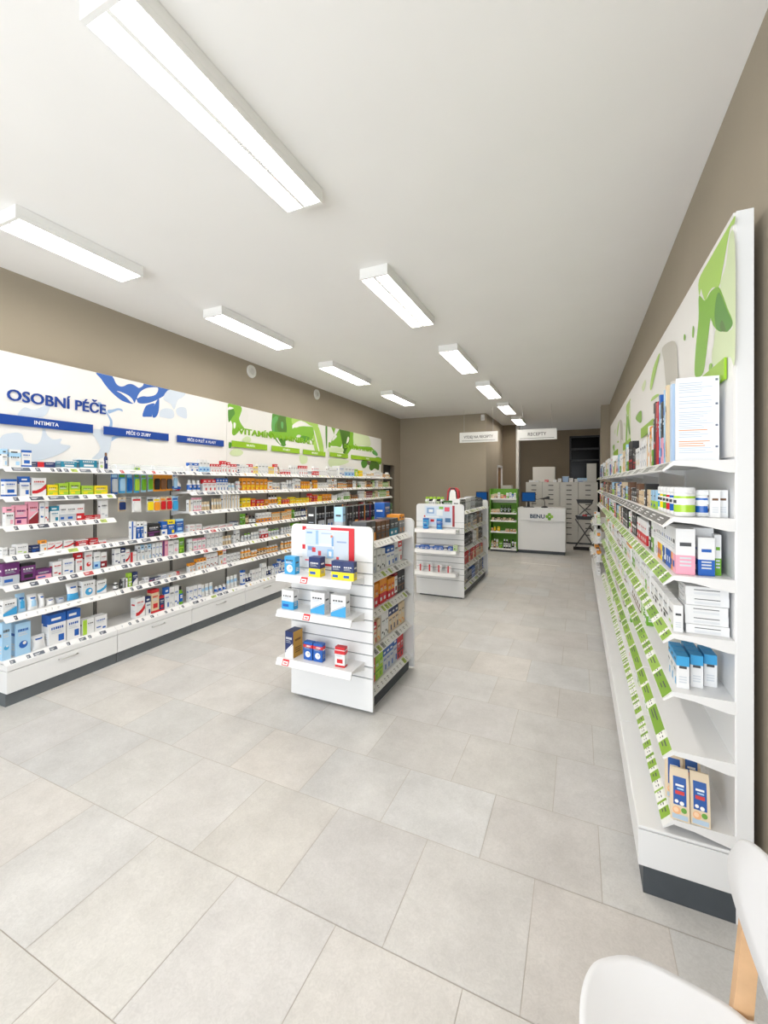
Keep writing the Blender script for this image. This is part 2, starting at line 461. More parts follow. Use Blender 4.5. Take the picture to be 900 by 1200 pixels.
BACK_Y, SIDE_X, WALL_R = 10.1, -1.977, 0.588
def build_room():
    # floor: square tiles in a staggered bond, cut at the walls
    X0, X1, Y0, Y1 = -4.6, 0.62, -2.4, 15.0
    mb = MB(); rnd = random.Random(5)
    mb.box(X0, X1, Y0, Y1, -0.06, -0.0012, (160, 154, 146), 1)
    edges = [Y0, -1.90, -1.45, -1.0, -0.55, -0.10, 0.345, 0.789, 1.286, 1.759, 2.151, 2.599, 3.022, 3.465]
    while edges[-1] < Y1 - .45: edges.append(edges[-1] + .447)
    edges.append(Y1); g = 0.0014
    for i in range(len(edges) - 1):
        a, b = edges[i], edges[i + 1]
        x = (-0.372 if (i % 2) == 1 else -0.128) - .449 * 12
        if abs(a - .789) < .01: x = -1.221 - .449 * 9
        if abs(a - 1.286) < .01: x = -0.155 - .44 * 12
        if abs(a - 1.759) < .01: x = -0.372 - .452 * 12
        if abs(a - 2.151) < .01: x = -0.111 - .49 * 12
        st = {1.286: .44, 1.759: .452, 2.151: .49}.get(round(a, 3), .449)
        while x < X1:
            p, q = max(x, X0), min(x + st, X1)
            if q - p > .01:
                t = rnd.uniform(.97, 1.015); wm = rnd.uniform(-2, 2)
                mb.poly([(p + g, a + g, 0), (q - g, a + g, 0), (q - g, b - g, 0), (p + g, b - g, 0)], (int(205 * t + wm), int(203 * t), int(200 * t - wm)))
            x += st
    struct(mb.build('floor', [M['floor'], M['grout']]))
    mb = MB(); mb.box(X0, X1 + .3, Y0, Y1, CEIL, CEIL + .1); struct(mb.build('ceiling', M['ceil']))
    # long wall (slightly turned), with a door recess past the shelving
    r = .385
    def wl(s0, s1, z0, z1, d0=r, d1=r + .12):
        p = [frame_long(s0, d0)[:2], frame_long(s1, d0)[:2], frame_long(s1, d1)[:2], frame_long(s0, d1)[:2]]
        return p
    mb = MB()
    mb.prism(wl(-4.2, 7.42, 0, 0), 0, CEIL, 'z'); mb.prism(wl(7.42, 8.12, 0, 0), 1.96, CEIL, 'z'); mb.prism(wl(8.12, 8.75, 0, 0), 0, CEIL, 'z')
    struct(mb.build('wall_left', M['taupe']))
    mb = MB(); mb.prism(wl(7.42, 8.12, 0, 0, r + .1, r + .13), 0, 1.96, 'z')
    d = struct(mb.build('door_1', M['dark']))
    mb = MB()
    mb.prism(wl(7.38, 7.42, 0, 0, r - .012, r + .1), 0, 2.0, 'z'); mb.prism(wl(8.12, 8.16, 0, 0, r - .012, r + .1), 0, 2.0, 'z'); mb.prism(wl(7.38, 8.16, 0, 0, r - .012, r + .1), 1.96, 2.0, 'z')
    struct(mb.build('trim_1', M['taupe']))
    mb = MB(); mb.box(-4.4, SIDE_X, BACK_Y, BACK_Y + .15, 0, CEIL); struct(mb.build('wall_back', M['taupe']))
    mb = MB(); mb.box(-4.3, SIDE_X, BACK_Y - .012, BACK_Y, 0, .08); struct(mb.build('baseboard_back', M['taupe'], None, .002))
    # side of the back room, with a door in it
    mb = MB()
    mb.box(SIDE_X - .12, SIDE_X, BACK_Y + .15, 11.62, 0, CEIL); mb.box(SIDE_X - .12, SIDE_X, 11.62, 12.4, 1.98, CEIL); mb.box(SIDE_X - .12, SIDE_X, 12.4, 12.5, 0, CEIL)
    struct(mb.build('wall_side', M['taupe']))
    mb = MB(); mb.box(SIDE_X - .07, SIDE_X - .03, 11.66, 12.36, 0, 1.95); d2 = struct(mb.build('door_2', M['door_wood']))
    mb = MB(); mb.box(SIDE_X - .03, SIDE_X - .005, 11.72, 11.74, 1.0, 1.12); mb.tube([(SIDE_X - .02, 11.73, 1.05), (SIDE_X + .03, 11.73, 1.05), (SIDE_X + .03, 11.84, 1.05)], .008)
    mb.build('door_handle', M['steel'], d2)
    mb = MB(); mb.box(SIDE_X - .12, SIDE_X + .012, 11.60, 11.66, 0, 2.01); mb.box(SIDE_X - .12, SIDE_X + .012, 12.36, 12.42, 0, 2.01); mb.box(SIDE_X - .12, SIDE_X + .012, 11.6, 12.42, 1.95, 2.01)
    struct(mb.build('trim_2', M['white'], None, .003))
    mb = MB(); mb.box(SIDE_X - .12, -1.6, 12.5, 12.65, 0, CEIL); struct(mb.build('wall_partition', M['brown']))
    mb = MB(); mb.box(-1.6, -1.52, 12.42, 12.68, 0, CEIL); struct(mb.build('wall_end_lit', M['grey_lam'], None, .004))  # end face of the partition; pale colour stands in for light on it
    mb = MB(); mb.box(-1.52, -.26, 14.4, 14.55, 0, CEIL); mb.box(-.26, .62, 14.4, 14.55, 2.98, CEIL); mb.box(-2.2, -1.52, 14.4, 14.55, 0, CEIL)
    struct(mb.build('wall_far', M['brown']))
    # dark glazed opening in the far wall
    mb = MB(); mb.box(-.22, .6, 14.52, 14.53, 0, 2.98); struct(mb.build('window_1', M['glass_dark']))
    mb = MB()
    for x in (-.26, .57): mb.box(x, x + .05, 14.46, 14.56, 0, 2.98)
    for z in (0, 2.2, 2.55, 2.93): mb.box(-.26, .62, 14.46, 14.56, z, z + .05)
    struct(mb.build('trim_3', M['black'], None, .002))
    # wall behind the other shelving, and the pier at its end
    mb = MB(); mb.box(WALL_R, WALL_R + .15, Y0, Y1, 0, CEIL); struct(mb.build('wall_right', M['taupe']))
    mb = MB(); mb.box(.435, WALL_R, 10.03, 10.36, 0, CEIL); struct(mb.build('pillar', M['taupe']))
    mb = MB(); mb.box(WALL_R - .013, WALL_R, Y0, 10.03, 0, .085); struct(mb.build('baseboard_right', M['taupe'], None, .002))

# ------------------------------------------------------------------ wall shelving
_tagm = {}
def tag_mesh(w, t0, t1, sf, lo, drop, rgb):
    key = (round(w, 3), t0, t1, sf, lo, drop, rgb)
    if key not in _tagm:
        L = math.hypot(sf - lo, drop); ty, tz = (lo - sf) / L, -drop / L; ny, nz = -drop / L, (sf - lo) / L
        def P(t, e): return (sf + ty * t * L + ny * e, tz * t * L + nz * e)
        mb = MB(); mb.prism([P(t0, .0004), P(t1, .0004), P(t1, .0022), P(t0, .0022)], 0, w, 'x', rgb)
        if w > .012:
            k = (232, 234, 236) if dark(rgb) else (70, 72, 78)
            for a, b, f0, f1 in ((.1, .6, .3, .42), (.1, .45, .6, .7)):
                u, v = t0 + (t1 - t0) * f0, t0 + (t1 - t0) * f1
                p, q = P(v, .0026), P(u, .0026)
                mb.poly([(w * a, *p), (w * b, *p), (w * b, *q), (w * a, *q)], k)
        _tagm[key] = mb.mesh('price_tag', [M['card']])
    return _tagm[key]

_shm = {}
def shelf_mesh(W, sf, lo, drop, deep):
    key = ('s', W, sf, lo, drop, deep)
    if key not in _shm:
        mb = MB()
        mb.prism([(deep, 0), (sf, 0), (lo, -drop), (lo + .003, -drop - .004), (lo + .007, -drop - .001), (sf + .004, -.014), (deep, -.016)], 0.002, W - .002, 'x')
        _shm[key] = mb.mesh('shelf', [M['metal_white']])
    return _shm[key]
def bracket_mesh(sf, deep):
    key = ('b', sf, deep)
    if key not in _shm:
        mb = MB(); mb.prism([(deep, .001), (sf + .002, .001), (sf + .004, -.016), (deep - .12, -.022), (deep - .02, -.044), (deep, -.044)], 0, .0025, 'x')
        _shm[key] = mb.mesh('bracket', [M['metal_white']])
    return _shm[key]

def shelf_bay(label, fr, s0, W, cfg, levels, tags, group, seed, flip=False):
    t = thing('wall_shelving', label, 'shelving', (0, 0, 0), 0, group)
    frame_mat(t, fr, s0 + (W if flip else 0), 0)
    deep, z0, z1, zt = cfg['deep'], cfg['z0'], cfg['z1'], cfg['top']
    mb = MB(); mb.box(.001, W - .001, deep, deep + .05, 0.0, zt); mb.build('back_panel', M['back'] if cfg.get('grey') else M['white'], t, .002)
    for x in (.004, W - .014):
        mb = MB(); mb.box(x, x + .010, deep - .003, deep + .001, z1, zt - .86); mb.build('upright', M['rail'] if cfg.get('grey') else M['metal_white'], t)
    mb = MB(); mb.box(.003, W - .003, .017, deep, 0, z0); mb.build('plinth', M[cfg['plinth']], t)
    mb = MB(); wt = cfg.get('slab', .042); mb.box(.002, W - .002, .0, deep, z1 - wt, z1); mb.build('worktop', M['white'], t, .004)
    mb = MB(); mb.box(.003, W - .003, .001, deep, z0, z1 - wt - .003); dr = mb.build('drawer', M['white'], t, .0015)
    if cfg['handle'] == 'bar':
        mb = MB(); zh = z1 - .078; mb.tube([(W / 2 - .065, .003, zh), (W / 2 - .065, -.018, zh), (W / 2 + .065, -.018, zh), (W / 2 + .065, .003, zh)], .0045)
        mb.build('handle', M['steel'], dr)
    elif cfg['handle'] == 'slot':
        mb = MB(); mb.box(W / 2 - .06, W / 2 + .06, -.003, .004, z1 - .075, z1 - .06); mb.build('handle', M['dark'], dr)
    rnd = random.Random(seed)
    for i, (z, sf, lo, drop) in enumerate(levels):
        s = link('shelf', shelf_mesh(W, sf, lo, drop, deep), t); s.location.z = z
        for x in (0.0, W - .0045):
            b = link('bracket', bracket_mesh(sf, deep), s); b.location.x = x + .001
        for kind, x, w, t0, t1, rgb in tags(i, rnd, W):
            o = link(kind, tag_mesh(w, t0, t1, sf, lo, drop, rgb), s); o.location.x = x
    return t

def tags_near(i, rnd, W):
    out = []; x = rnd.uniform(.03, .06)
    while x < W - .05:
        w = rnd.choice((.022, .03, .045, .085, .11)) if i < 2 else rnd.choice((.018, .022, .03, .05, .07))
        w = min(w, W - .03 - x)
        rgb = rnd.choice(((92, 100, 112), (70, 78, 92), (92, 100, 112), (60, 66, 80), (226, 228, 230)) if rnd.random() < .9 else ((170, 190, 90), (180, 50, 50)))
        if i == 5 and rnd.random() < .6: rgb = (236, 236, 234)
        out.append(('price_tag', x, w, .2, .86, rgb)); x += w + rnd.choice((.02, .035, .05, .07))
    return out
def tags_small(i, rnd, W):
    out = []; x = rnd.uniform(.02, .05)
    while x < W - .04:
        w = rnd.choice((.014, .018, .024, .03)); r = rnd.random()
        rgb = (62, 64, 70) if r < .45 else ((225, 226, 224) if r < .8 else ((186, 206, 70) if r < .93 else (226, 180, 60)))
        out.append(('price_tag', x, w, .18, .85, rgb)); x += w + rnd.uniform(.03, .07)
    return out
def tags_short(i, rnd, W):
    out = []
    if i == 0:
        for k in range(4): out.append(('label_strip', .02 + k * (W - .04) / 4, (W - .04) / 4 - .012, .2, .9, (150, 152, 146) if k % 2 else (206, 208, 204)))
    elif i == 1:
        for k in range(4): out.append(('label_strip', .015 + k * (W - .03) / 4, (W - .03) / 4 - .014, .12, .92, (86, 86, 84)))
    else:
        x = .012; g = [(138, 176, 56), (122, 164, 44), (150, 186, 74)]
        while x < W - .03:
            L = min(rnd.choice((.05, .07, .09, .14) if i < 5 else ((.16, .22) if i == 5 else (.012, .02, .05))), W - .012 - x)
            out.append(('label_strip', x, L - .001, .06, .95, rnd.choice(g))); x += L
            if x > W - .05: break
            if rnd.random() < .8:
                out.append(('price_tag', x, .026, .14, .9, (240, 240, 236))); x += .027
            if rnd.random() < (.3 if i < 6 else .6) and x < W - .05:
                out.append(('price_tag', x, .026, .14, .9, (240, 240, 236))); x += .030
    return out

# ------------------------------------------------------------------ sight lines: leave out only what stands wholly behind the floor units
BLOCKS = [(-1.90, -1.26, 2.56, 3.31, 0.02, 1.17), (-2.03, -1.39, 5.57, 7.15, 0.02, 1.17)]
def behind_units(x, y, z):
    def hit(e, b):
        d = (x - e[0], y - e[1], z - e[2]); t0, t1 = 0.0, 1.0
        for k in range(3):
            lo, hi = b[2 * k], b[2 * k + 1]
            if abs(d[k]) < 1e-9:
                if not lo <= e[k] <= hi: return False
                continue
            p, q = (lo - e[k]) / d[k], (hi - e[k]) / d[k]
            t0, t1 = max(t0, min(p, q)), min(t1, max(p, q))
        return t0 < t1
    return all(any(hit(e, b) for b in BLOCKS) for e in ((0, 0, H_CAM), (-.12, 0, H_CAM), (.12, 0, H_CAM), (0, 0, H_CAM + .05)))

# ------------------------------------------------------------------ long wall: nine bays, their signs and their stock
BW = 0.789
LV = [1.66, 1.45, 1.245, 1.035, .83, .615, .31]
LCFG = dict(deep=.30, z0=.09, z1=.285, top=2.52, plinth='plinth', handle='bar', grey=True)
SHELF_NAME = ['top shelf', 'second shelf', 'third shelf', 'fourth shelf', 'fifth shelf', 'sixth shelf', 'bottom shelf']
ROWS = {}
ROWS[1,0]=[(0.001,0.032,0.115,'bx','top','Wl'),(0.044,0.07,0.115,'bx','top','WlW'),(0.121,0.06,0.123,'bx','frame','Wb'),(0.214,0.128,0.045,'bx','split','nr'),(0.381,0.113,0.062,'bx','frame','tW'),(0.517,0.137,0.079,'bx','frame','tW'),(0.669,0.041,0.073,'bx','pic','Wi'),(0.72,0.03,0.139,'bo','plain','nnc')]
ROWS[1,1]=[(0.019,0.069,0.123,'bx','frame','Wb'),(0.11,0.059,0.137,'bx','top','Wb'),(0.182,0.092,0.133,'bx','swoosh','Wr'),(0.285,0.07,0.082,'bx','full','yi'),(0.359,0.075,0.089,'bx','full','iy'),(0.438,0.083,0.096,'bx','full','iy'),(0.529,0.094,0.065,'bx','full','iy'),(0.63,0.111,0.075,'bx','full','yi')]
ROWS[1,2]=[(0.023,0.047,0.131,'bx','top','Wp'),(0.08,0.071,0.137,'bx','full','pv'),(0.158,0.067,0.16,'bx','diag','pm'),(0.23,0.032,0.153,'bx','pic','Wb'),(0.265,0.025,0.156,'bx','plain','Wr'),(0.304,0.062,0.121,'bx','top','Wt'),(0.369,0.047,0.132,'bx','bot','Wa'),(0.42,0.068,0.134,'bx','bot','Wa'),(0.491,0.058,0.131,'bx','bot','Wr'),(0.555,0.069,0.031,'bx','full','rW'),(0.626,0.053,0.032,'bx','full','rW'),(0.684,0.06,0.148,'bx','plain','Wa')]
ROWS[1,3]=[(0.001,0.035,0.061,'bx','plain','Wa'),(0.045,0.033,0.051,'bx','plain','Wa'),(0.082,0.077,0.069,'bx','plain','Wi'),(0.179,0.051,0.047,'bx','full','nb'),(0.234,0.046,0.079,'bx','top','Wo'),(0.283,0.049,0.058,'bx','swoosh','Wr'),(0.335,0.05,0.061,'bx','swoosh','Wr'),(0.394,0.076,0.057,'bx','swoosh','Wr'),(0.489,0.09,0.054,'bx','frame','rW'),(0.589,0.07,0.053,'bx','full','rW'),(0.664,0.067,0.025,'bx','bot','Wr')]
ROWS[1,4]=[(0.001,0.108,0.148,'bx','bot','va'),(0.117,0.089,0.133,'bx','frame','vk'),(0.21,0.102,0.065,'bx','bot','vp'),(0.318,0.067,0.11,'bx','plain','Wr'),(0.391,0.079,0.116,'bx','plain','Wb'),(0.484,0.056,0.147,'bx','top','Wr'),(0.555,0.059,0.151,'bx','pic','Wr'),(0.628,0.049,0.141,'bx','bot','Wl'),(0.682,0.054,0.133,'bx','bot','Wm')]
ROWS[1,5]=[(0.008,0.079,0.107,'bx','diag','Ws'),(0.095,0.064,0.131,'po','pic','ls'),(0.165,0.068,0.114,'po','pic','Wl'),(0.236,0.043,0.104,'po','plain','Ws'),(0.283,0.067,0.048,'po','plain','Wl'),(0.355,0.066,0.039,'po','plain','aW'),(0.429,0.097,0.131,'po','bot','Ws'),(0.533,0.105,0.127,'bx','pic','Ws'),(0.648,0.088,0.11,'bx','swoosh','Ws')]
ROWS[1,6]=[(0.001,0.053,0.257,'bx','pic','ls'),(0.08,0.098,0.226,'bx','pic','lb'),(0.186,0.101,0.101,'po','plain','WlW'),(0.291,0.122,0.235,'bx','top','Wb5'),(0.42,0.101,0.23,'bx','top','Wb5'),(0.536,0.093,0.118,'bx','split','Wi'),(0.635,0.103,0.124,'bx','plain','Wb')]
ROWS[2,0]=[(0.988,0.053,0.049,'bx','bot','Wi')]
ROWS[2,3]=[(0.722,0.227,0.137,'bx','bot','Wb'),(0.955,0.045,0.157,'bx','split','Wb'),(1.005,0.032,0.153,'bx','top','bW'),(1.042,0.032,0.15,'bx','top','bW'),(1.079,0.03,0.147,'bx','pic','Wb'),(1.114,0.137,0.116,'bx','full','kv'),(1.265,0.066,0.13,'bx','bot','bW'),(1.337,0.083,0.135,'bx','top','by'),(1.434,0.089,0.139,'bx','frame','bl')]
ROWS[2,4]=[(0.743,0.054,0.149,'bx','plain','Wn'),(0.802,0.05,0.141,'bx','plain','Wn'),(0.858,0.037,0.139,'bx','top','Wn'),(0.9,0.038,0.117,'bx','swoosh','Wr'),(0.944,0.065,0.092,'bx','split','Wr'),(1.015,0.03,0.14,'bx','top','WaW'),(1.049,0.031,0.139,'bx','top','Wl'),(1.084,0.031,0.138,'bx','top','WaW'),(1.119,0.032,0.136,'bx','top','Wl'),(1.165,0.033,0.141,'bx','plain','Wb'),(1.202,0.033,0.139,'bx','plain','Wb'),(1.239,0.034,0.138,'bx','plain','Wb'),(1.281,0.057,0.15,'bx','split','pv'),(1.344,0.057,0.143,'bx','plain','Wa'),(1.406,0.059,0.141,'bx','pic','Wp'),(1.471,0.06,0.158,'bx','full','gi')]
ROWS[2,5]=[(0.645,0.093,0.12,'bx','swoosh','Ws'),(0.759,0.038,0.086,'bo','plain','kWW'),(0.802,0.044,0.059,'bo','plain','kWW'),(0.852,0.028,0.083,'bo','plain','kkk'),(0.886,0.034,0.081,'bx','split','Wk'),(0.926,0.035,0.117,'bx','full','iW'),(0.965,0.053,0.119,'bx','diag','nW'),(1.027,0.055,0.025,'bx','plain','Wa'),(1.089,0.038,0.05,'bx','plain','Wa'),(1.133,0.058,0.025,'bx','full','nr'),(1.197,0.059,0.025,'bx','frame','Wn'),(1.261,0.066,0.036,'bx','plain','Wb'),(1.334,0.05,0.035,'bx','pic','We'),(1.388,0.048,0.037,'bx','plain','Wa'),(1.44,0.031,0.035,'bx','full','rW')]
ROWS[2,6]=[(0.759,0.138,0.115,'bx','bot','Wl'),(0.997,0.094,0.185,'bx','swoosh','Wr'),(1.098,0.055,0.165,'bx','top','Wn'),(1.159,0.079,0.218,'bx','frame','er'),(1.245,0.052,0.141,'bx','frame','nr'),(1.302,0.05,0.206,'bx','top','Wb'),(1.356,0.053,0.199,'bx','plain','Wa'),(1.414,0.051,0.205,'bx','plain','Wb'),(1.471,0.06,0.185,'bo','plain','gbk'),(1.539,0.073,0.149,'bx','bot','Wo'),(1.618,0.074,0.131,'bx','swoosh','Ws')]


P_BLUE = [('bx', 'plain', 'Wb'), ('bx', 'top', 'Wb'), ('bx', 'bot', 'Wl'), ('bx', 'plain', 'Wa'), ('bx', 'swoosh', 'Wr'), ('bx', 'frame', 'Wn'), ('bx', 'top', 'Wr'), ('bx', 'plain', 'Wr'), ('bo', 'plain', 'WbW'), ('tu', 'plain', 'WlW')]
P_PALE = [('bx', 'plain', 'We'), ('bx', 'plain', 'Wa'), ('bx', 'split', 'We'), ('bx', 'top', 'Wo'), ('bx', 'plain', 'Wm'), ('bx', 'plain', 'Wx'), ('tu', 'plain', 'eWe'), ('bo', 'plain', 'WeW'), ('bx', 'frame', 'Wp')]
P_VIT_TOP = [('bx', 'plain', 'Wa'), ('bo', 'plain', 'WaW'), ('bx', 'bot', 'Wr'), ('bo', 'plain', 'cek'), ('bx', 'plain', 'Wc'), ('bx', 'frame', 'ey'), ('bx', 'top', 'Wr')]
P_VIT_2 = [('bx', 'full', 'oy'), ('bx', 'plain', 'Wa'), ('bx', 'bot', 'We'), ('bo', 'plain', 'WaW'), ('bx', 'plain', 'Wr'), ('bo', 'plain', 'Wek'), ('bx', 'frame', 'Wo'), ('bx', 'plain', 'We')]
P_VIT_3 = [('bx', 'full', 'ry'), ('bx', 'frame', 'ro'), ('bx', 'full', 'oc'), ('bx', 'full', 'yo'), ('bx', 'plain', 'We'), ('bo', 'plain', 'Wok'), ('bx', 'pic', 'Wr')]
P_DARK = [('bo', 'plain', 'kak'), ('bo', 'plain', 'cek'), ('bx', 'full', 'kg'), ('bx', 'full', 'gk'), ('bo', 'plain', 'nWk'), ('bx', 'frame', 'eo'), ('bo', 'plain', 'xWk'), ('bx', 'bot', 'Wo')]
P_MIX = [('bo', 'plain', 'Wag'), ('bx', 'plain', 'Wa'), ('tu', 'plain', 'WaW'), ('bx', 'bot', 'Wr'), ('bx', 'full', 'gW'), ('bx', 'swoosh', 'Ws'), ('bo', 'plain', 'aWW')]
P_JAR = [('ja', 'plain', 'oeW'), ('ja', 'plain', 'ceo'), ('bx', 'plain', 'Wa'), ('bx', 'frame', 'Wn'), ('bx', 'bot', 'go'), ('bo', 'plain', 'oeW')]
P_BLU2 = [('bo', 'plain', 'WnW'), ('bx', 'top', 'Wb'), ('bx', 'plain', 'Wa'), ('bx', 'frame', 'Wb'), ('bo', 'plain', 'Wab')]
P_FAR = [('bx', 'plain', 'We'), ('bx', 'bot', 'Wg'), ('bx', 'frame', 'qg'), ('bx', 'plain', 'eo'), ('bo', 'plain', 'cek'), ('bx', 'full', 'co'), ('bx', 'pic', 'Wo'), ('bx', 'plain', 'Wa'), ('bo', 'plain', 'oeW'), ('bx', 'full', 'mW')]
P_FARTOP = [('bo', 'plain', 'oeW'), ('bx', 'plain', 'We'), ('bx', 'full', 'yo'), ('bx', 'plain', 'Wo'), ('bo', 'plain', 'WeW')]

def build_long_wall():
    for b in range(9):
        s0 = b * BW
        sign = ('under the blue personal-care sign', 'under the first green vitamin sign', 'under the last green sign')[b // 3]
        lv = [(z, .045, .008, .036) for z in LV]
        if b == 1: lv = [lv[0]] + lv[3:]
        shelf_bay(f'{ORD[b]} white shelving bay of the long wall, {sign}', frame_long, s0, BW, LCFG, lv, tags_near if b < 3 else tags_small, 'white shelving bays along the long wall', 40 + b)
        grp = f'stock in the {ORD[b]} long-wall bay'
        nm = 'medicine_box' if b < 3 else ('vitamin_box' if b < 6 else 'supplement_box')
        for r in range(7):
            if (b + 1, r) in ROWS:
                items = [it if len(it) < 7 else it for it in ROWS[b + 1, r]]
                if b == 1: items = [it for it in items if it[0] > s0 - .03]
                if b == 1 and items and items[0][0] < s0: items[0] = (s0 + .004,) + items[0][1:]
                if b == 1: items = [it for it in items if it[0] + it[1] < s0 + BW - .004]
                if b == 0: items = [it for it in items if it[0] + it[1] < BW - .002]
            elif b == 1 and r in (1, 2):
                continue
            else:
                if b == 2:
                    pal, h, w = (P_BLUE, (.09, .15), (.03, .07)) if r in (0, 1) else (P_PALE, (.09, .17), (.03, .06)) if r in (2, 4, 5) else (P_BLUE, (.06, .15), (.04, .09))
                    if r == 3: pal, h, w = P_BLUE, (.03, .08), (.06, .11)
                elif b < 6:
                    pal, h, w = [(P_VIT_TOP, (.07, .15), (.03, .07)), (P_VIT_2, (.09, .15), (.04, .08)), (P_VIT_3, (.06, .14), (.05, .10)), (P_DARK, (.09, .15), (.04, .07)), (P_MIX, (.07, .14), (.04, .09)), (P_JAR, (.08, .13), (.04, .08)), (P_BLU2, (.11, .2), (.035, .06))][r]
                else:
                    pal, h, w = [(P_FARTOP, (.06, .13), (.03, .06)), (P_FAR, (.08, .14), (.04, .08)), (P_FAR, (.07, .14), (.05, .09)), (P_FAR, (.07, .13), (.05, .09)), (P_MIX, (.07, .13), (.04, .09)), (P_JAR, (.08, .13), (.04, .08)), (P_BLU2, (.11, .2), (.035, .06))][r]
                items = auto_items(1000 + b * 10 + r, s0, s0 + BW, pal, h, w)
            if b == 6 and r == 0:
                items = [(s0 + .02, .20, .17, 'bx', 'plain', 'Wb', .14), (s0 + .25, .11, .165, 'bx', 'bot', 'Wl', .12), (s0 + .37, .11, .165, 'bx', 'bot', 'Wl', .12), (s0 + .49, .11, .165, 'bx', 'bot', 'Wl', .12), (s0 + .62, .13, .13, 'bx', 'pic', 'iy', .1)]
            put_row(frame_long, LV[r], items, f'{SHELF_NAME[r]}, {ORD[b]} long-wall bay', grp, nm, .058, 'from near end', 0, behind_units if b >= 3 else None)
    # things hanging on the hook rails of the second bay
    for k, z in enumerate((1.63, 1.40)):
        t = thing('hook_rail', ('upper' if k == 0 else 'lower') + ' white hook rail across the second long-wall bay', 'rail', (0, 0, 0), 0, 'hook rails of the second bay')
        frame_mat(t, frame_long, BW, .0, z)
        mb = MB(); mb.box(.01, BW - .01, .275, .299, -.012, .012); mb.build('bar', M['metal_white'], t)
        n = 11
        for j in range(n):
            x = .045 + j * (BW - .09) / (n - 1)
            mb = MB(); mb.tube([(x, .28, 0), (x, .09, .0), (x, .082, .010)], .0022, 6); mb.build('hook', M['steel'], t)
    U = [(0, .06, .20, 'bla'), (1, .06, .19, 'sgl'), (2, .05, .19, 'slb'), (3, .05, .19, 'sgi'), (4, .05, .185, 'lgg'), (5, .05, .18, 'lig'), (6, .066, .18, 'ook'), (7, .066, .18, 'ooc'), (8, .066, .175, 'oox'), (9, .05, .165, 'Wbl')]
    for k, (j, w, h, c) in enumerate(U):
        x, y, rz = frame_long(BW + .045 + j * (BW - .09) / 10, .11)
        product('bl', w, h, .03, 'plain', c, (x, y, 1.628 - h * .925), rz, 'blister_pack', f'{describe("bl", "", c)} hanging {ORD[k]} on upper rail, second long-wall bay', 'blister pack', 'packs hanging on the upper rail')
    Lw = [(1, .075, .115, 'ean'), (3, .085, .135, 'WrW'), (5, .07, .14, 'axy'), (6, .075, .145, 'Wyo'), (7, .06, .14, 'eor'), (8, .06, .14, 'err'), (9, .075, .15, 'lbs')]
    for k, (j, w, h, c) in enumerate(Lw):
        x, y, rz = frame_long(BW + .045 + j * (BW - .09) / 10, .11)
        product('bl', w, h, .03, 'plain', c, (x, y, 1.398 - h * .925), rz, 'blister_pack', f'{describe("bl", "", c)} hanging {ORD[k]} on lower rail, second long-wall bay', 'blister pack', 'packs hanging on the lower rail')
    # clear trays on the top shelf of the second bay
    for k in range(2):
        t = thing('acrylic_tray', ('nearer' if k == 0 else 'farther') + ' clear acrylic tray on top shelf of second long-wall bay', 'tray', (0, 0, 0), 0, 'clear trays on the top shelf')
        frame_mat(t, frame_long, BW + .03 + k * .37, .06, LV[0] + .001)
        w, d, h = .34, .15, .045
        mb = MB(); mb.box(0, w, 0, d, 0, .003); mb.build('tray_floor', M['acrylic'], t)
        mb = MB(); mb.box(0, w, 0, .003, .003, h); mb.box(0, w, d - .003, d, .003, h); mb.build('long_side', M['acrylic'], t)
        for j in range(5):
            mb = MB(); mb.box(j * (w - .003) / 4, j * (w - .003) / 4 + .003, .003, d - .003, .003, h); mb.build('divider', M['acrylic'], t)
    # a shaped pack hung beside the rails
    t = thing('novelty_pack', 'white, blue and red bird-shaped pack hanging in second long-wall bay', 'pack'); frame_mat(t, frame_long, BW + .69, .12, 1.50)
    mb = MB(); mb.prism(smooth_loop([(-.05, .09), (-.015, .12), (.02, .10), (.03, .05), (.055, .03), (.05, .0), (.0, -.01), (-.03, .02)]), -.012, .012, 'y', (240, 240, 238)); mb.build('body', M['gloss'], t, .003)
    mb = MB(); mb.prism(smooth_loop([(-.06, .0), (-.02, .012), (.05, .0), (.04, -.022), (-.03, -.018)]), -.016, .016, 'y', (30, 90, 180)); mb.build('wing', M['gloss'], t, .003)
    mb = MB(); mb.prism(smooth_loop([(.0, -.018), (.045, -.016), (.04, -.036), (.01, -.034)]), -.01, .01, 'y', (200, 32, 42)); mb.build('tail', M['gloss'], t, .003)

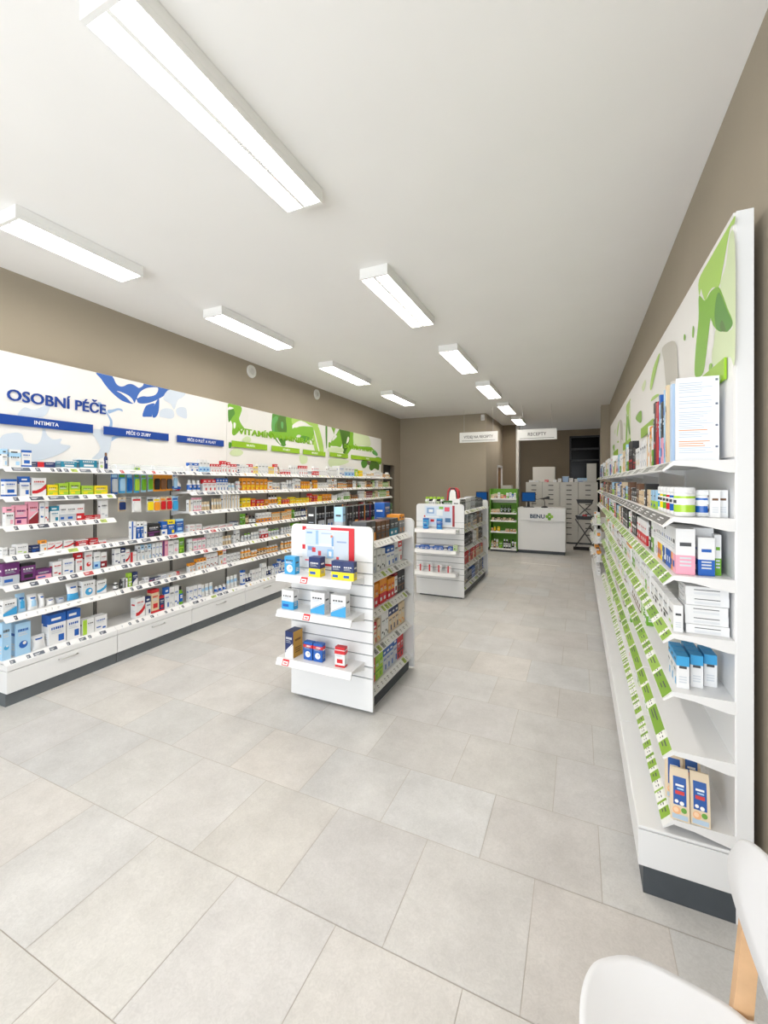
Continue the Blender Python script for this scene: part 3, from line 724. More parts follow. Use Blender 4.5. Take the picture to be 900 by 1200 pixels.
ART = {
 0: [
('B',[(0.806,2.528),(0.839,2.47),(0.895,2.404),(0.963,2.35),(1.034,2.311),(1.12,2.299),(1.158,2.313),(1.177,2.352),(1.194,2.321),(1.249,2.321),(1.33,2.347),(1.414,2.394),(1.501,2.457),(1.561,2.533),(1.33,2.531),(1.12,2.528)]),
('W',[(0.955,2.532),(0.957,2.496),(0.981,2.455),(1.016,2.442),(1.052,2.453),(1.089,2.478),(1.133,2.488),(1.171,2.478),(1.203,2.467),(1.242,2.493),(1.252,2.519),(1.236,2.528),(1.19,2.526),(1.158,2.531)]),
('W',[(1.184,2.361),(1.197,2.399),(1.229,2.442),(1.289,2.482),(1.372,2.507),(1.414,2.507),(1.407,2.464),(1.372,2.426),(1.303,2.401),(1.249,2.394),(1.21,2.378)]),
('W',[(0.981,2.393),(1.034,2.389),(1.095,2.372),(1.135,2.344),(1.152,2.308),(1.12,2.314),(1.077,2.348),(1.022,2.378)]),
('B',[(1.242,2.196),(1.256,2.259),(1.289,2.313),(1.372,2.345),(1.358,2.3),(1.344,2.211),(1.337,2.204),(1.289,2.197)]),
('B',[(1.421,2.404),(1.428,2.349),(1.417,2.259),(1.386,2.207),(1.351,2.206),(1.351,2.286),(1.379,2.34)]),
('M',[(0.806,2.255),(0.828,2.214),(0.878,2.178),(0.917,2.105),(0.9,2.036),(0.855,1.92),(0.883,1.917),(0.929,2.017),(0.94,2.108),(0.906,2.16),(0.878,2.2),(0.85,2.234),(0.833,2.259)]),
('M',[(0.895,2.203),(0.94,2.215),(0.987,2.234),(1.028,2.233),(1.037,2.211),(0.998,2.217),(0.952,2.195),(0.906,2.173)]),
('M',[(0.883,1.911),(0.94,1.967),(1.022,1.993),(1.108,2.007),(1.145,2.041),(1.177,2.056),(1.158,2.012),(1.12,1.981),(1.059,1.973),(0.975,1.954),(0.917,1.912)]),
('G',[(1.158,1.995),(1.276,2.037),(1.319,2.05),(1.249,2.004),(1.184,1.988)]),
('G',[(1.229,1.996),(1.276,1.994),(1.31,1.973),(1.319,1.952),(1.262,1.969)]),
('P',[(1.472,2.413),(1.558,2.526),(1.749,2.521),(1.709,2.463),(1.653,2.426),(1.607,2.32),(1.561,2.371)]),
('P',[(1.428,2.223),(1.443,2.288),(1.516,2.319),(1.591,2.311),(1.607,2.248),(1.561,2.216),(1.472,2.216)]),
('P',[(1.63,2.324),(1.685,2.359),(1.758,2.357),(1.774,2.286),(1.758,2.243),(1.669,2.257),(1.638,2.279)]),
('P',[(0.098,1.874),(0.182,1.921),(0.233,1.916),(0.256,1.862),(0.34,1.852),(0.372,1.945),(0.36,2.051),(0.396,2.047),(0.396,1.947),(0.445,1.897),(0.512,1.907),(0.504,1.865),(0.582,1.849),(0.478,1.77),(0.301,1.707),(0.098,1.682)]),
('P',[(0.211,2.048),(0.248,2.123),(0.317,2.117),(0.42,2.178),(0.42,2.133),(0.364,2.061)]),
('P',[(0.75,2.005),(0.89,2.011),(0.932,1.963),(0.89,1.795),(0.75,1.747),(0.829,1.852)]),
 ],
 1: [
('g',[(2.401,2.52),(2.562,2.536),(2.633,2.493),(2.606,2.41),(2.584,2.352),(2.629,2.287),(2.674,2.245),(2.606,2.221),(2.551,2.168),(2.497,2.135),(2.458,2.158),(2.465,2.266),(2.412,2.351),(2.391,2.439)]),
('d',[(2.395,2.462),(2.475,2.468),(2.508,2.411),(2.465,2.359),(2.401,2.289)]),
('W',[(2.395,2.44),(2.486,2.472),(2.443,2.481),(2.401,2.474)]),
('W',[(2.486,2.292),(2.523,2.289),(2.514,2.234),(2.488,2.223)]),
('P2',[(2.64,2.478),(2.72,2.491),(2.755,2.415),(2.732,2.332),(2.674,2.308),(2.606,2.355),(2.629,2.413)]),
('d',[(3.265,2.532),(3.42,2.519),(3.583,2.525),(3.598,2.297),(3.644,2.191),(3.568,2.102),(3.493,2.074),(3.377,2.113),(3.292,2.185),(3.229,2.309),(3.237,2.432)]),
('h',[(3.245,2.433),(3.334,2.498),(3.377,2.46),(3.306,2.371),(3.292,2.246),(3.245,2.311)]),
('D',[(3.42,2.51),(3.568,2.513),(3.568,2.294),(3.377,2.287),(3.363,2.414)]),
('h',[(3.449,2.425),(3.499,2.422),(3.493,2.34),(3.455,2.345)]),
('W',[(3.292,2.22),(3.334,2.216),(3.449,2.101),(3.406,2.112)]),
('W',[(3.568,2.175),(3.644,2.173),(3.583,2.112),(3.553,2.119)]),
('g',[(3.568,2.522),(3.723,2.535),(3.951,2.538),(3.968,2.492),(3.819,2.416),(3.723,2.404),(3.738,2.312),(3.707,2.188),(3.598,2.187),(3.583,2.369)]),
('g',[(3.183,2.261),(3.363,2.272),(3.691,2.289),(3.707,2.188),(3.449,2.191),(3.196,2.184)]),
('i',[(3.738,2.537),(4.123,2.542),(4.417,2.54),(4.436,2.47),(4.231,2.466),(4.019,2.508),(3.819,2.463),(3.723,2.432)]),
('g',[(3.738,2.369),(3.951,2.422),(4.123,2.443),(4.323,2.447),(4.341,2.317),(4.231,2.235),(4.123,2.216),(3.884,2.156),(3.851,2.191),(3.951,2.277),(3.851,2.277),(3.786,2.195),(3.723,2.273)]),
('d',[(3.968,2.279),(4.195,2.272),(4.123,2.206),(3.951,2.191)]),
('i',[(4.286,2.473),(4.475,2.464),(4.633,2.082),(4.379,2.055),(4.286,2.271),(4.341,2.357)]),
('W',[(3.723,2.413),(3.951,2.513),(4.123,2.443),(3.985,2.44),(3.819,2.387)]),
('W',[(4.323,2.376),(4.349,2.383),(4.494,2.083),(4.463,2.077)]),
('q',[(2.412,1.91),(2.518,1.979),(2.651,1.941),(2.606,1.891),(2.475,1.876)]),
('q',[(3.917,1.967),(4.123,1.959),(4.106,1.859),(3.951,1.843)]),
('q',[(2.629,2.09),(2.72,2.146),(2.803,2.122),(2.779,2.079),(2.697,2.072)]),
('d',[(2.401,2.039),(2.443,2.034),(2.437,1.981),(2.401,1.97)]),
('d',[(4.69,2.551),(4.747,2.546),(4.741,2.172),(4.707,2.177)]),
('g',[(4.887,2.546),(5.069,2.552),(5.228,2.548),(5.325,2.424),(5.26,2.212),(5.069,2.198),(4.872,2.198),(4.917,2.307),(4.992,2.39)]),
('W',[(5.054,2.527),(5.179,2.534),(5.023,2.378),(4.992,2.406)]),
('W',[(4.932,2.316),(5.054,2.397),(5.085,2.369),(4.947,2.287)]),
('g',[(4.799,2.244),(4.872,2.243),(4.863,2.167),(4.799,2.162)]),
('D',[(5.195,2.544),(5.426,2.555),(5.633,2.554),(5.669,2.459),(5.563,2.318),(5.46,2.147),(5.409,2.088),(5.319,2.106),(5.293,2.263),(5.228,2.414)]),
('W',[(5.511,2.41),(5.57,2.392),(5.528,2.315),(5.453,2.284)]),
('g',[(5.615,2.552),(5.74,2.533),(5.759,2.385),(5.777,2.269),(6.079,2.276),(6.572,2.296),(6.615,2.235),(6.197,2.215),(5.74,2.208),(5.598,2.148),(5.46,2.05),(5.375,2.062),(5.46,2.163),(5.58,2.352)]),
('q',[(5.777,2.537),(6.197,2.556),(6.36,2.547),(6.507,2.454),(6.507,2.309),(6.118,2.296),(5.777,2.286)]),
('h',[(6.615,2.208),(6.748,2.244),(6.907,2.171),(6.861,2.121),(6.659,2.156)]),
('d',[(6.079,1.947),(6.197,2.005),(6.36,2.013),(6.402,1.943),(6.278,1.85),(6.138,1.846)]),
('D',[(6.529,1.985),(6.703,2.029),(6.977,1.948),(6.953,1.815),(6.748,1.846),(6.572,1.796),(6.465,1.856)]),
('k',[(6.36,1.995),(6.529,1.967),(6.486,1.911),(6.381,1.925)]),
('g',[(6.793,2.089),(7.095,2.086),(7.071,1.951),(6.93,1.965)]),
('q',[(4.828,2.157),(5.293,2.183),(5.293,2.104),(4.828,2.074)]),
('q',[(4.843,1.97),(5.528,1.957),(5.359,1.885),(4.857,1.821)]),
 ]}
ACOL = {'B': (48, 98, 178), 'W': (231, 230, 228), 'M': (150, 180, 216), 'G': (184, 200, 222), 'P': (200, 211, 224), 'g': (122, 178, 40), 'd': (78, 140, 40), 'i': (165, 205, 92), 'q': (206, 221, 178), 'a': (190, 187, 178), 'P2': (228, 228, 224), 'h': (92, 164, 84), 'D': (72, 116, 30), 'k': (112, 100, 86)}
def print_art(parent, polys, s_off, ymap, zmax, mirror=False, pname='leaf_print'):
    mb = MB()
    for k, (c, pts) in enumerate(polys):
        lp = smooth_loop(pts, 4)
        q = [((-(s - s_off) if mirror else (s - s_off)), ymap - .0006 - .0002 * k, min(z, zmax)) for s, z in lp]
        ar = sum(q[i][0] * q[(i + 1) % len(q)][2] - q[(i + 1) % len(q)][0] * q[i][2] for i in range(len(q)))
        mb.poly(q if ar > 0 else q[::-1], ACOL[c])
    return mb.build(pname, M['card'], parent)

def strip_sign(parent, x0, x1, z0, z1, mat, words, size, y=-.012):
    mb = MB(); mb.box(x0, x1, y - .008, y, z0, z1); s = mb.build('strip_sign', M[mat], parent, .001)
    for x in (x0 + .06, x1 - .06):
        mb = MB(); mb.box(x - .01, x + .01, y, .0, z0 + .02, z1 - .02); mb.build('spacer', M['rail'], s)
    if words: text('lettering', words, size, ((x0 + x1) / 2, y - .0085, (z0 + z1) / 2 - size * .35), s, M['letter_white'], None, 'CENTER', .0006, .0003)
    return s

def build_long_signs():
    E3 = 3 * BW
    def panel(k, label):
        t = thing('header_sign', label, 'sign', (0, 0, 0), 0, 'header signs along the long wall'); frame_mat(t, frame_long, k * E3, .29)
        mb = MB(); mb.box(.002, E3 - .002, 0, .008, 1.668, 2.52, (231, 230, 228)); mb.build('board', M['card'], t)
        return t
    t = panel(0, 'white header sign with blue leaves and blue lettering, near end of long wall')
    print_art(t, ART[0], 0, 0, 2.519)
    text('lettering', 'OSOBNÍ PÉČE', .118, (.135, -.004, 2.163), t, M['letter_blue'], .737, 'LEFT', .006, .0015)
    for a, b, w in ((.03, .755, 'INTIMITA'), (.85, 1.525, 'PÉČE O ZUBY'), (1.632, 2.303, 'PÉČE O PLEŤ A VLASY')):
        strip_sign(t, a, b, 1.978, 2.052, 'blue_sign', w, .042)
    t = panel(1, 'white header sign with green leaves and vitamin lettering, middle of long wall')
    print_art(t, [p for p in ART[1] if min(q[0] for q in p[1]) < 4.70], E3, 0, 2.519)
    text('lettering', 'VITAMÍNY A MINERÁLY', .112, (2.569 - E3, -.004, 2.165), t, M['letter_green'], 1.78, 'LEFT', .006, .0015)
    for a, b, w in ((2.44, 3.114, 'IMUNITA'), (3.216, 3.894, 'VITAMÍNY'), (3.995, 4.665, 'MINERÁLY')):
        strip_sign(t, a - E3, b - E3, 1.99, 2.066, 'green_sign', w, .04)
    t = panel(2, 'white header sign with green leaves, far end of long wall')
    print_art(t, [p for p in ART[1] if min(q[0] for q in p[1]) >= 4.70], 2 * E3, 0, 2.519)
    text('lettering', 'DOPLŇKY STRAVY', .112, (5.35 - 2 * E3, -.004, 2.19), t, M['letter_green'], 1.35, 'LEFT', .006, .0015)
    for a, b, w in ((4.814, 5.491, 'KLOUBY'), (5.621, 7.067, 'TRÁVENÍ')):
        strip_sign(t, a - 2 * E3, b - 2 * E3, 2.0, 2.076, 'green_sign', w, .04)
    for k, s in enumerate((2.92, 4.56)):
        t = thing('wall_vent', 'round white vent high on the long wall, ' + ('nearer' if k == 0 else 'farther') + ' of the two', 'vent', (0, 0, 0), 0, 'round vents near the ceiling')
        frame_mat(t, frame_long, s, .384, 3.045)
        mb = MB(); n = 28
        for r0, r1, y0, y1 in ((.088, .082, 0, -.018), (.082, .058, -.018, -.02), (.058, .054, -.02, -.010), (.054, .0005, -.010, -.012)):
            for i in range(n):
                a, b = 2 * pi * i / n, 2 * pi * (i + 1) / n
                mb.poly([(r0 * cos(a), y0, r0 * sin(a)), (r0 * cos(b), y0, r0 * sin(b)), (r1 * cos(b), y1, r1 * sin(b)), (r1 * cos(a), y1, r1 * sin(a))], (226, 225, 220), 0, True)
        mb.build('frame', M['card'], t)
        mb = MB(); mb.lathe([(.036, -.006, (210, 209, 204)), (.04, .0, (210, 209, 204)), (.03, .008, (210, 209, 204))], 24)
        o = mb.build('disc', M['card'], t); o.rotation_euler = (pi / 2, 0, 0); o.location = (0, -.018, 0)

# ------------------------------------------------------------------ the shorter-lipped shelving on the opposite wall
SCFG = dict(deep=.297, z0=.10, z1=.25, top=2.50, plinth='dark_plinth', handle='none', slab=.012)
SLV = [1.628, 1.42, 1.205, .99, .777, .56, .305]
S_BAYS = 8
def put_one(fr, s, dep, z, kind, w, h, d, style, cols, name, label, cat, group=None, turn=0.0):
    x, y, rz = fr(s, dep)
    return product(kind, w, h, d, style, cols, (x, y, z + .0008), rz + turn, name, label, cat, group)

def bag_mesh():
    """paper bag of flakes with a blue printed front, leaning back a little"""
    mb = MB(); w, h, d = .059, .165, .045; e = (222, 204, 176)
    lv = [(0, d, w), (.02, d, w), (.12, d * .9, w), (.145, d * .5, w * .98), (.165, .006, w * .96)]
    P = []
    for z, dd, ww in lv:
        y0 = .03 * (z / h) ; P.append([(-ww / 2, y0 - dd / 2, z), (ww / 2, y0 - dd / 2, z), (ww / 2, y0 + dd / 2, z), (-ww / 2, y0 + dd / 2, z)])
    for a, b in zip(P, P[1:]):
        for k in range(4): mb.poly([a[k], a[(k + 1) % 4], b[(k + 1) % 4], b[k]], e)
    mb.poly(P[0][::-1], e); mb.poly(P[-1], e)
    def fr(x0, x1, z0, z1, c, k):
        def Y(z):
            for (za, da, _), (zb, db, _) in zip(lv, lv[1:]):
                if za <= z <= zb: t = (z - za) / (zb - za); return .03 * (z / h) - (da + (db - da) * t) / 2 - .0006 - k * .0003
        zs = [z0] + [q for q, _, _ in lv if z0 < q < z1] + [z1]
        for a, b in zip(zs, zs[1:]): mb.poly([(x0, Y(a), a), (x1, Y(a), a), (x1, Y(b), b), (x0, Y(b), b)], c)
    fr(-.020, .020, .05, .140, (30, 84, 160), 0); fr(-.014, .014, .085, .097, (205, 60, 60), 1); fr(-.013, .013, .112, .119, (240, 240, 240), 1); fr(-.008, .012, .102, .107, (170, 205, 235), 1)
    for cx, cz, r, c in ((-.01, .032, .013, (232, 176, 130)), (-.012, .034, .008, (240, 205, 170)), (.012, .036, .009, (104, 160, 60)), (-.01, .062, .006, (240, 240, 240)), (.006, .058, .007, (240, 240, 240))):
        k = 2 if r < .009 else 1
        q = []
        for j in range(10):
            z = cz + r * sin(j * pi / 5); t = (z - .02) / .1
            q.append((cx + r * cos(j * pi / 5), .03 * z / h - (d + (d * .9 - d) * t) / 2 - .0008 - k * .0004, z))
        mb.poly(q, c)
    fr(-.024, .024, .004, .02, (176, 196, 214), 1)
    return mb.mesh('paper_bag', [M['card']])

def build_short_wall():
    for b in range(S_BAYS):
        lv = [(z, .112, .079, .035) for z in SLV]
        if b in (6,):
            lv = lv[:3] + [(.97, -.01, -.035, .03), (.72, -.01, -.035, .03), (.46, .03, .0, .03)]
        if b == 7:
            lv = lv[:3] + [(.95, .02, -.005, .03), (.70, -.01, -.035, .03), (.44, -.01, -.035, .03)]
        tg = tags_short if b < 6 else tags_small
        where = 'nearest the chair' if b == 0 else ('next to the pier' if b == S_BAYS - 1 else 'along the grey wall facing the long wall')
        shelf_bay(f'{ORD[b]} white shelving bay with green price strips, {where}', frame_short, b * BW, BW, SCFG, lv, tg, 'white shelving bays with green price strips', 80 + b, True)
    # header sign boards
    for k in range(2):
        t = thing('header_sign', ('nearer' if k == 0 else 'farther') + ' green leaf header sign above the green price strips', 'sign', (0, 0, 0), 0, 'leaf header signs over the short-lipped shelving')
        L = 4 * BW; frame_mat(t, frame_short, k * L + L, .289)
        mb = MB(); mb.box(.002, L - .002, 0, .008, 1.64, 2.495, (231, 230, 228)); mb.build('board', M['card'], t)
        rp = [(c, [(s - RY, z) for s, z in p]) for c, p in ARTR]
        if k == 0:
            print_art(t, [(c, [(L - s, z) for s, z in p]) for c, p in rp], 0, 0, 2.494)
        else:
            print_art(t, [(c, [(L - s * .9 - .1, z - .05) for s, z in p]) for c, p in rp], 0, 0, 2.494)
        for j in range(2):
            x1 = L - .06 - j * 1.55
            strip_sign(t, x1 - .74, x1, 1.925, 2.005, 'green_sign', '', .04, -.003)
    # ---- stock of the first bay
    G = 'stock in the first green-strip bay'
    def wh(r): return f'{SHELF_NAME[r]}, first green-strip bay'
    z = SLV[0]
    t = thing('leaflet_stack', 'white printed leaflets standing on near end of top green-strip shelf', 'leaflets', (.408, RY + .085, z + .001), radians(2))
    mb = MB(); rnd = random.Random(4); w, h = .135, .318
    for k in range(5): mb.box(-w / 2 + k * .0006, w / 2 + k * .0006, k * .006, k * .006 + .005, 0, h - k * .002, (236, 239, 243))
    y = -.0006; zz = h - .02
    while zz > .02:
        wl = rnd.uniform(.55, .92); col = (120, 135, 160) if rnd.random() < .9 else (225, 150, 90)
        if rnd.random() < .78: mb.poly([(-w / 2 + .008, y, zz - .003), (-w / 2 + .008 + (w - .016) * wl, y, zz - .003), (-w / 2 + .008 + (w - .016) * wl, y, zz), (-w / 2 + .008, y, zz)], (196, 206, 220) if col[0] < 200 else col)
        zz -= .0085
    for q in (.31, .22, .14, .06): mb.poly([(w / 2 - .012, y, q - .01), (w / 2 - .004, y, q - .01), (w / 2 - .004, y, q - .002), (w / 2 - .012, y, q - .002)], (110, 118, 135))
    mb.build('sheet_block', M['card'], t)
    t = thing('ring_binder', 'pale blue binder standing behind the white leaflets', 'binder', (.408, RY + .15, z + .001), radians(4))
    mb = MB(); mb.box(-.07, .07, 0, .032, 0, .312, (176, 200, 228)); mb.build('cover', M['card'], t, .002)
    for q in (.06, .13, .2, .27):
        mb = MB(); mb.box(.07, .072, .004, .028, q, q + .004, (60, 80, 130)); mb.build('spine_mark', M['card'], t)
    row = [(.205, .035, .315, 'bx', 'plain', 'eo', .10), (.25, .03, .31, 'bx', 'plain', 'lb', .10), (.30, .055, .265, 'bx', 'bot', 'kp', .12), (.365, .03, .31, 'bx', 'frame', 'lb', .08), (.42, .062, .29, 'bx', 'split', 'rm', .13), (.49, .06, .30, 'bx', 'pic', 'kr', .13), (.565, .045, .19, 'bx', 'bot', 'Wg', .08), (.62, .05, .2, 'bx', 'top', 'eo', .08), (.68, .05, .21, 'bx', 'pic', 'Wo', .08), (.735, .04, .17, 'bx', 'plain', 'eo', .08)]
    put_row(frame_short, z, row, wh(0), G, 'supplement_carton', .125)
    z = SLV[1]
    for k, (dep, s) in enumerate(((.248, .07), (.276, .09))):
        put_one(frame_short, s, dep, z, 'bx', .05, .10, .026, 'pic', 'Wc', 'supplement_carton', f'white carton with brown picture, {"front" if k == 0 else "rear"} of pair by back panel, second green-strip shelf', 'box', G)
    put_one(frame_short, .10, .222, z, 'ja', .056, .096, .056, 'plain', 'WbW', 'supplement_tub', 'white and blue tub beside brown-picture cartons, second green-strip shelf', 'tub', G)
    row = [(.045, .068, .107, 'ja', 'plain', 'WiW'), (.125, .068, .107, 'ja', 'plain', 'WbW'), (.2, .068, .107, 'ja', 'plain', 'WrW'), (.275, .068, .107, 'ja', 'plain', 'WgW'), (.35, .068, .107, 'ja', 'plain', 'WyW'), (.425, .066, .11, 'ja', 'plain', 'WsW'), (.51, .075, .085, 'bx', 'bot', 'li'), (.60, .075, .085, 'bx', 'bot', 'li'), (.69, .08, .09, 'bx', 'plain', 'ec')]
    put_row(frame_short, z, row, wh(1), G, 'supplement_carton', .128)
    z = SLV[2]
    row = [(.04, .06, .165, 'bx', 'bot', 'Wp', .058), (.108, .03, .165, 'bx', 'bot', 'Wo', .13), (.146, .03, .165, 'bx', 'bot', 'Wb', .13), (.184, .03, .165, 'bx', 'bot', 'Wb', .13), (.222, .03, .165, 'bx', 'bot', 'Wb', .13), (.262, .03, .165, 'bx', 'frame', 'Wx', .13), (.30, .034, .165, 'bx', 'bot', 'Wb', .13), (.34, .034, .165, 'bx', 'bot', 'Wy', .13), (.38, .034, .165, 'bx', 'bot', 'Wo', .13), (.42, .034, .165, 'bx', 'bot', 'Wo', .13), (.46, .034, .165, 'bx', 'plain', 'Wm', .13), (.50, .06, .16, 'bx', 'plain', 'Wa', .13), (.57, .07, .165, 'bx', 'bot', 'Wg', .10), (.65, .07, .17, 'bx', 'full', 'kW', .10)]
    put_row(frame_short, z, row, wh(2), G, 'herbal_carton', .128)
    put_one(frame_short, .075, .222, z, 'bx', .055, .145, .05, 'bot', 'Wb', 'herbal_carton', 'white and blue carton beside pink-based carton, third green-strip shelf', 'box', G)
    put_one(frame_short, .10, .262, z, 'bx', .055, .15, .022, 'bot', 'Wg', 'herbal_carton', 'green-based slim carton nearest back panel, third green-strip shelf', 'box', G)
    z = SLV[3]
    for k in range(5):
        put_one(frame_short, .10 + .004 * (k % 2), .224 - .002 * (k % 3), z + k * .035, 'bx', .12, .034, .128, 'plain', 'Wa', 'flat_carton', f'flat white carton, {["lowest", "second", "third", "fourth", "topmost"][k]} of the stack on fourth green-strip shelf', 'box', G)
    row = [(.03 + .11 * k, .10, .10 if k else .105, 'bx', 'full' if k % 2 else 'plain', 'Wk' if k else 'Wi', .03) for k in range(5)] + [(.60, .05, .12, 'bx', 'plain', 'Wo'), (.66, .05, .12, 'bx', 'plain', 'We'), (.72, .045, .12, 'bx', 'bot', 'Wg')]
    put_row(frame_short, z, row, wh(3), G, 'herbal_carton', .118)
    for r_, (s, n) in enumerate(((.07, 3), (.125, 3), (.18, 2))):
        for c_ in range(n):
            put_one(frame_short, s + c_ * .03, .150 + c_ * .049, SLV[4], 'bx', .048, .118, .044, 'top', 'Ws', 'blue_carton', f'white carton with sky-blue top, {ORD[r_]} row, {["aisle-side", "middle", "wall-side"][c_]} one, fifth green-strip shelf', 'box', G)
    bm = bag_mesh(); z = SLV[6]
    for k, (x, s, l) in enumerate(((.342, .03, 'front row beside the lip'), (.404, .03, 'front row beside the back panel'), (.345, .15, 'second row beside the lip'), (.405, .165, 'second row beside the back panel'), (.40, .26, 'third row beside the back panel'))):
        o = link('flake_bag', bm); o.location = (x, RY + s, z + .001); o.rotation_euler = (0, 0, radians(-6))
        tag(o, f'cream paper bag with blue print on bottom green-strip shelf, {l}', 'bag', 'cream and blue paper bags')
    # ---- the bays farther on
    PT = [('bx', 'pic', 'We'), ('bx', 'top', 'bW'), ('bx', 'plain', 'eo'), ('bx', 'bot', 'Wg'), ('bx', 'swoosh', 'Wr'), ('bx', 'plain', 'lb'), ('bx', 'full', 'kr'), ('bo', 'plain', 'WbW'), ('bx', 'plain', 'Wa')]
    PB = [('bx', 'bot', 'li'), ('bx', 'plain', 'ce'), ('bx', 'plain', 'ec'), ('bx', 'full', 'kW'), ('bx', 'bot', 'Wr'), ('bx', 'full', 'ry'), ('bx', 'frame', 'Wb'), ('ja', 'plain', 'WgW')]
    PG = [('bx', 'bot', 'Wg'), ('bx', 'plain', 'We'), ('bx', 'full', 'qg'), ('bx', 'plain', 'Wa'), ('bx', 'top', 'Wo'), ('bo', 'plain', 'WgW'), ('bx', 'frame', 'Wc')]
    for b in range(1, S_BAYS):
        for r in range(7):
            if b == 0: continue
            zs = SLV[r]; back = .128
            if b == 6 and r >= 3: zs = (.97, .72, .46, .25)[r - 3]; back = .03
            if b == 7 and r >= 3: zs = (.95, .70, .44, .25)[r - 3]; back = .03
            if b < 6 and r == 5 and b == 1: continue
            pal = [PT, PB, PB, PG, PG, PG, PG][r]
            h = [(.12, .22), (.08, .14), (.12, .17), (.08, .14), (.09, .14), (.09, .14), (.08, .13)][r]
            items = auto_items(3000 + b * 10 + r, b * BW, (b + 1) * BW - .01, pal, h, (.045, .09), (1, 3), .006)
            if b >= 6 and r >= 3: items = items[::2][:4]
            nm = ['supplement_carton', 'supplement_carton', 'herbal_carton', 'herbal_carton', 'skincare_carton', 'skincare_carton', 'skincare_carton'][r]
            put_row(frame_short, zs, items, f'{SHELF_NAME[r]}, {ORD[b]} green-strip bay', f'stock in the {ORD[b]} green-strip bay', nm, back)
ARTR = [
('i',[(1.848,2.473),(1.856,2.45),(1.901,2.457),(1.949,2.402),(1.982,2.36),(2.034,2.307),(2.119,2.337),(2.18,2.339),(2.23,2.328),(2.28,2.379),(2.299,2.405),(2.328,2.385),(2.335,2.462),(2.149,2.472),(1.901,2.475)]),
('q',[(1.848,2.377),(1.848,1.978),(1.901,2.0),(1.982,2.003),(2.129,2.035),(2.086,2.148),(2.017,2.131),(1.932,2.099),(1.873,2.11),(2.017,2.289),(1.949,2.349),(1.901,2.439)]),
('g',[(2.335,2.388),(2.235,2.329),(2.149,2.332),(2.071,2.318),(2.017,2.289),(1.932,2.187),(1.87,2.109),(1.932,2.099),(1.99,2.12),(2.067,2.151),(2.129,2.197),(2.149,2.221),(2.191,2.14),(2.235,2.05),(2.292,2.02),(2.409,2.05),(2.39,2.174),(2.34,2.288)]),
('d',[(2.062,2.28),(2.017,2.272),(1.932,2.176),(1.873,2.11),(1.924,2.097),(1.965,2.112),(2.017,2.126),(2.071,2.16),(2.09,2.223)]),
('D',[(1.999,2.163),(1.973,2.144),(1.949,2.107),(1.999,2.123),(2.02,2.149)]),
('W',[(2.145,2.214),(2.1,2.158),(2.109,2.093),(2.213,2.05),(2.224,2.065),(2.18,2.137)]),
('g',[(2.443,2.29),(2.419,2.269),(2.43,2.232),(2.457,2.247)]),
('g',[(2.628,2.308),(2.597,2.295),(2.603,2.271),(2.635,2.285)]),
('g',[(2.16,2.037),(2.119,2.03),(2.125,2.011),(2.166,2.012)]),
('a',[(3.244,2.417),(2.845,2.337),(2.777,2.175),(2.764,2.104),(2.976,2.138),(3.054,2.073),(3.121,2.149),(3.19,2.309)]),
('i',[(3.399,2.412),(3.359,2.387),(3.688,2.24),(3.763,2.282),(3.617,2.373)]),
('i',[(3.441,2.155),(3.379,2.133),(3.713,2.152),(3.641,2.17)]),
('q',[(4.035,2.381),(3.977,2.343),(4.125,2.305),(4.22,2.359)]),
('g',[(4.253,2.164),(4.253,2.07),(4.424,2.087),(4.649,2.151),(4.496,2.173)]),
]

# ------------------------------------------------------------------ floor units in the aisle
def rounded_panel(x0, x1, z0, z1, r):
    p = [(x0, z0), (x1, z0)]
    for k in range(7): a = k * pi / 12; p.append((x1 - r + r * cos(a), z1 - r + r * sin(a)))
    for k in range(7): a = pi / 2 + k * pi / 12; p.append((x0 + r + r * cos(a), z1 - r + r * sin(a)))
    return p

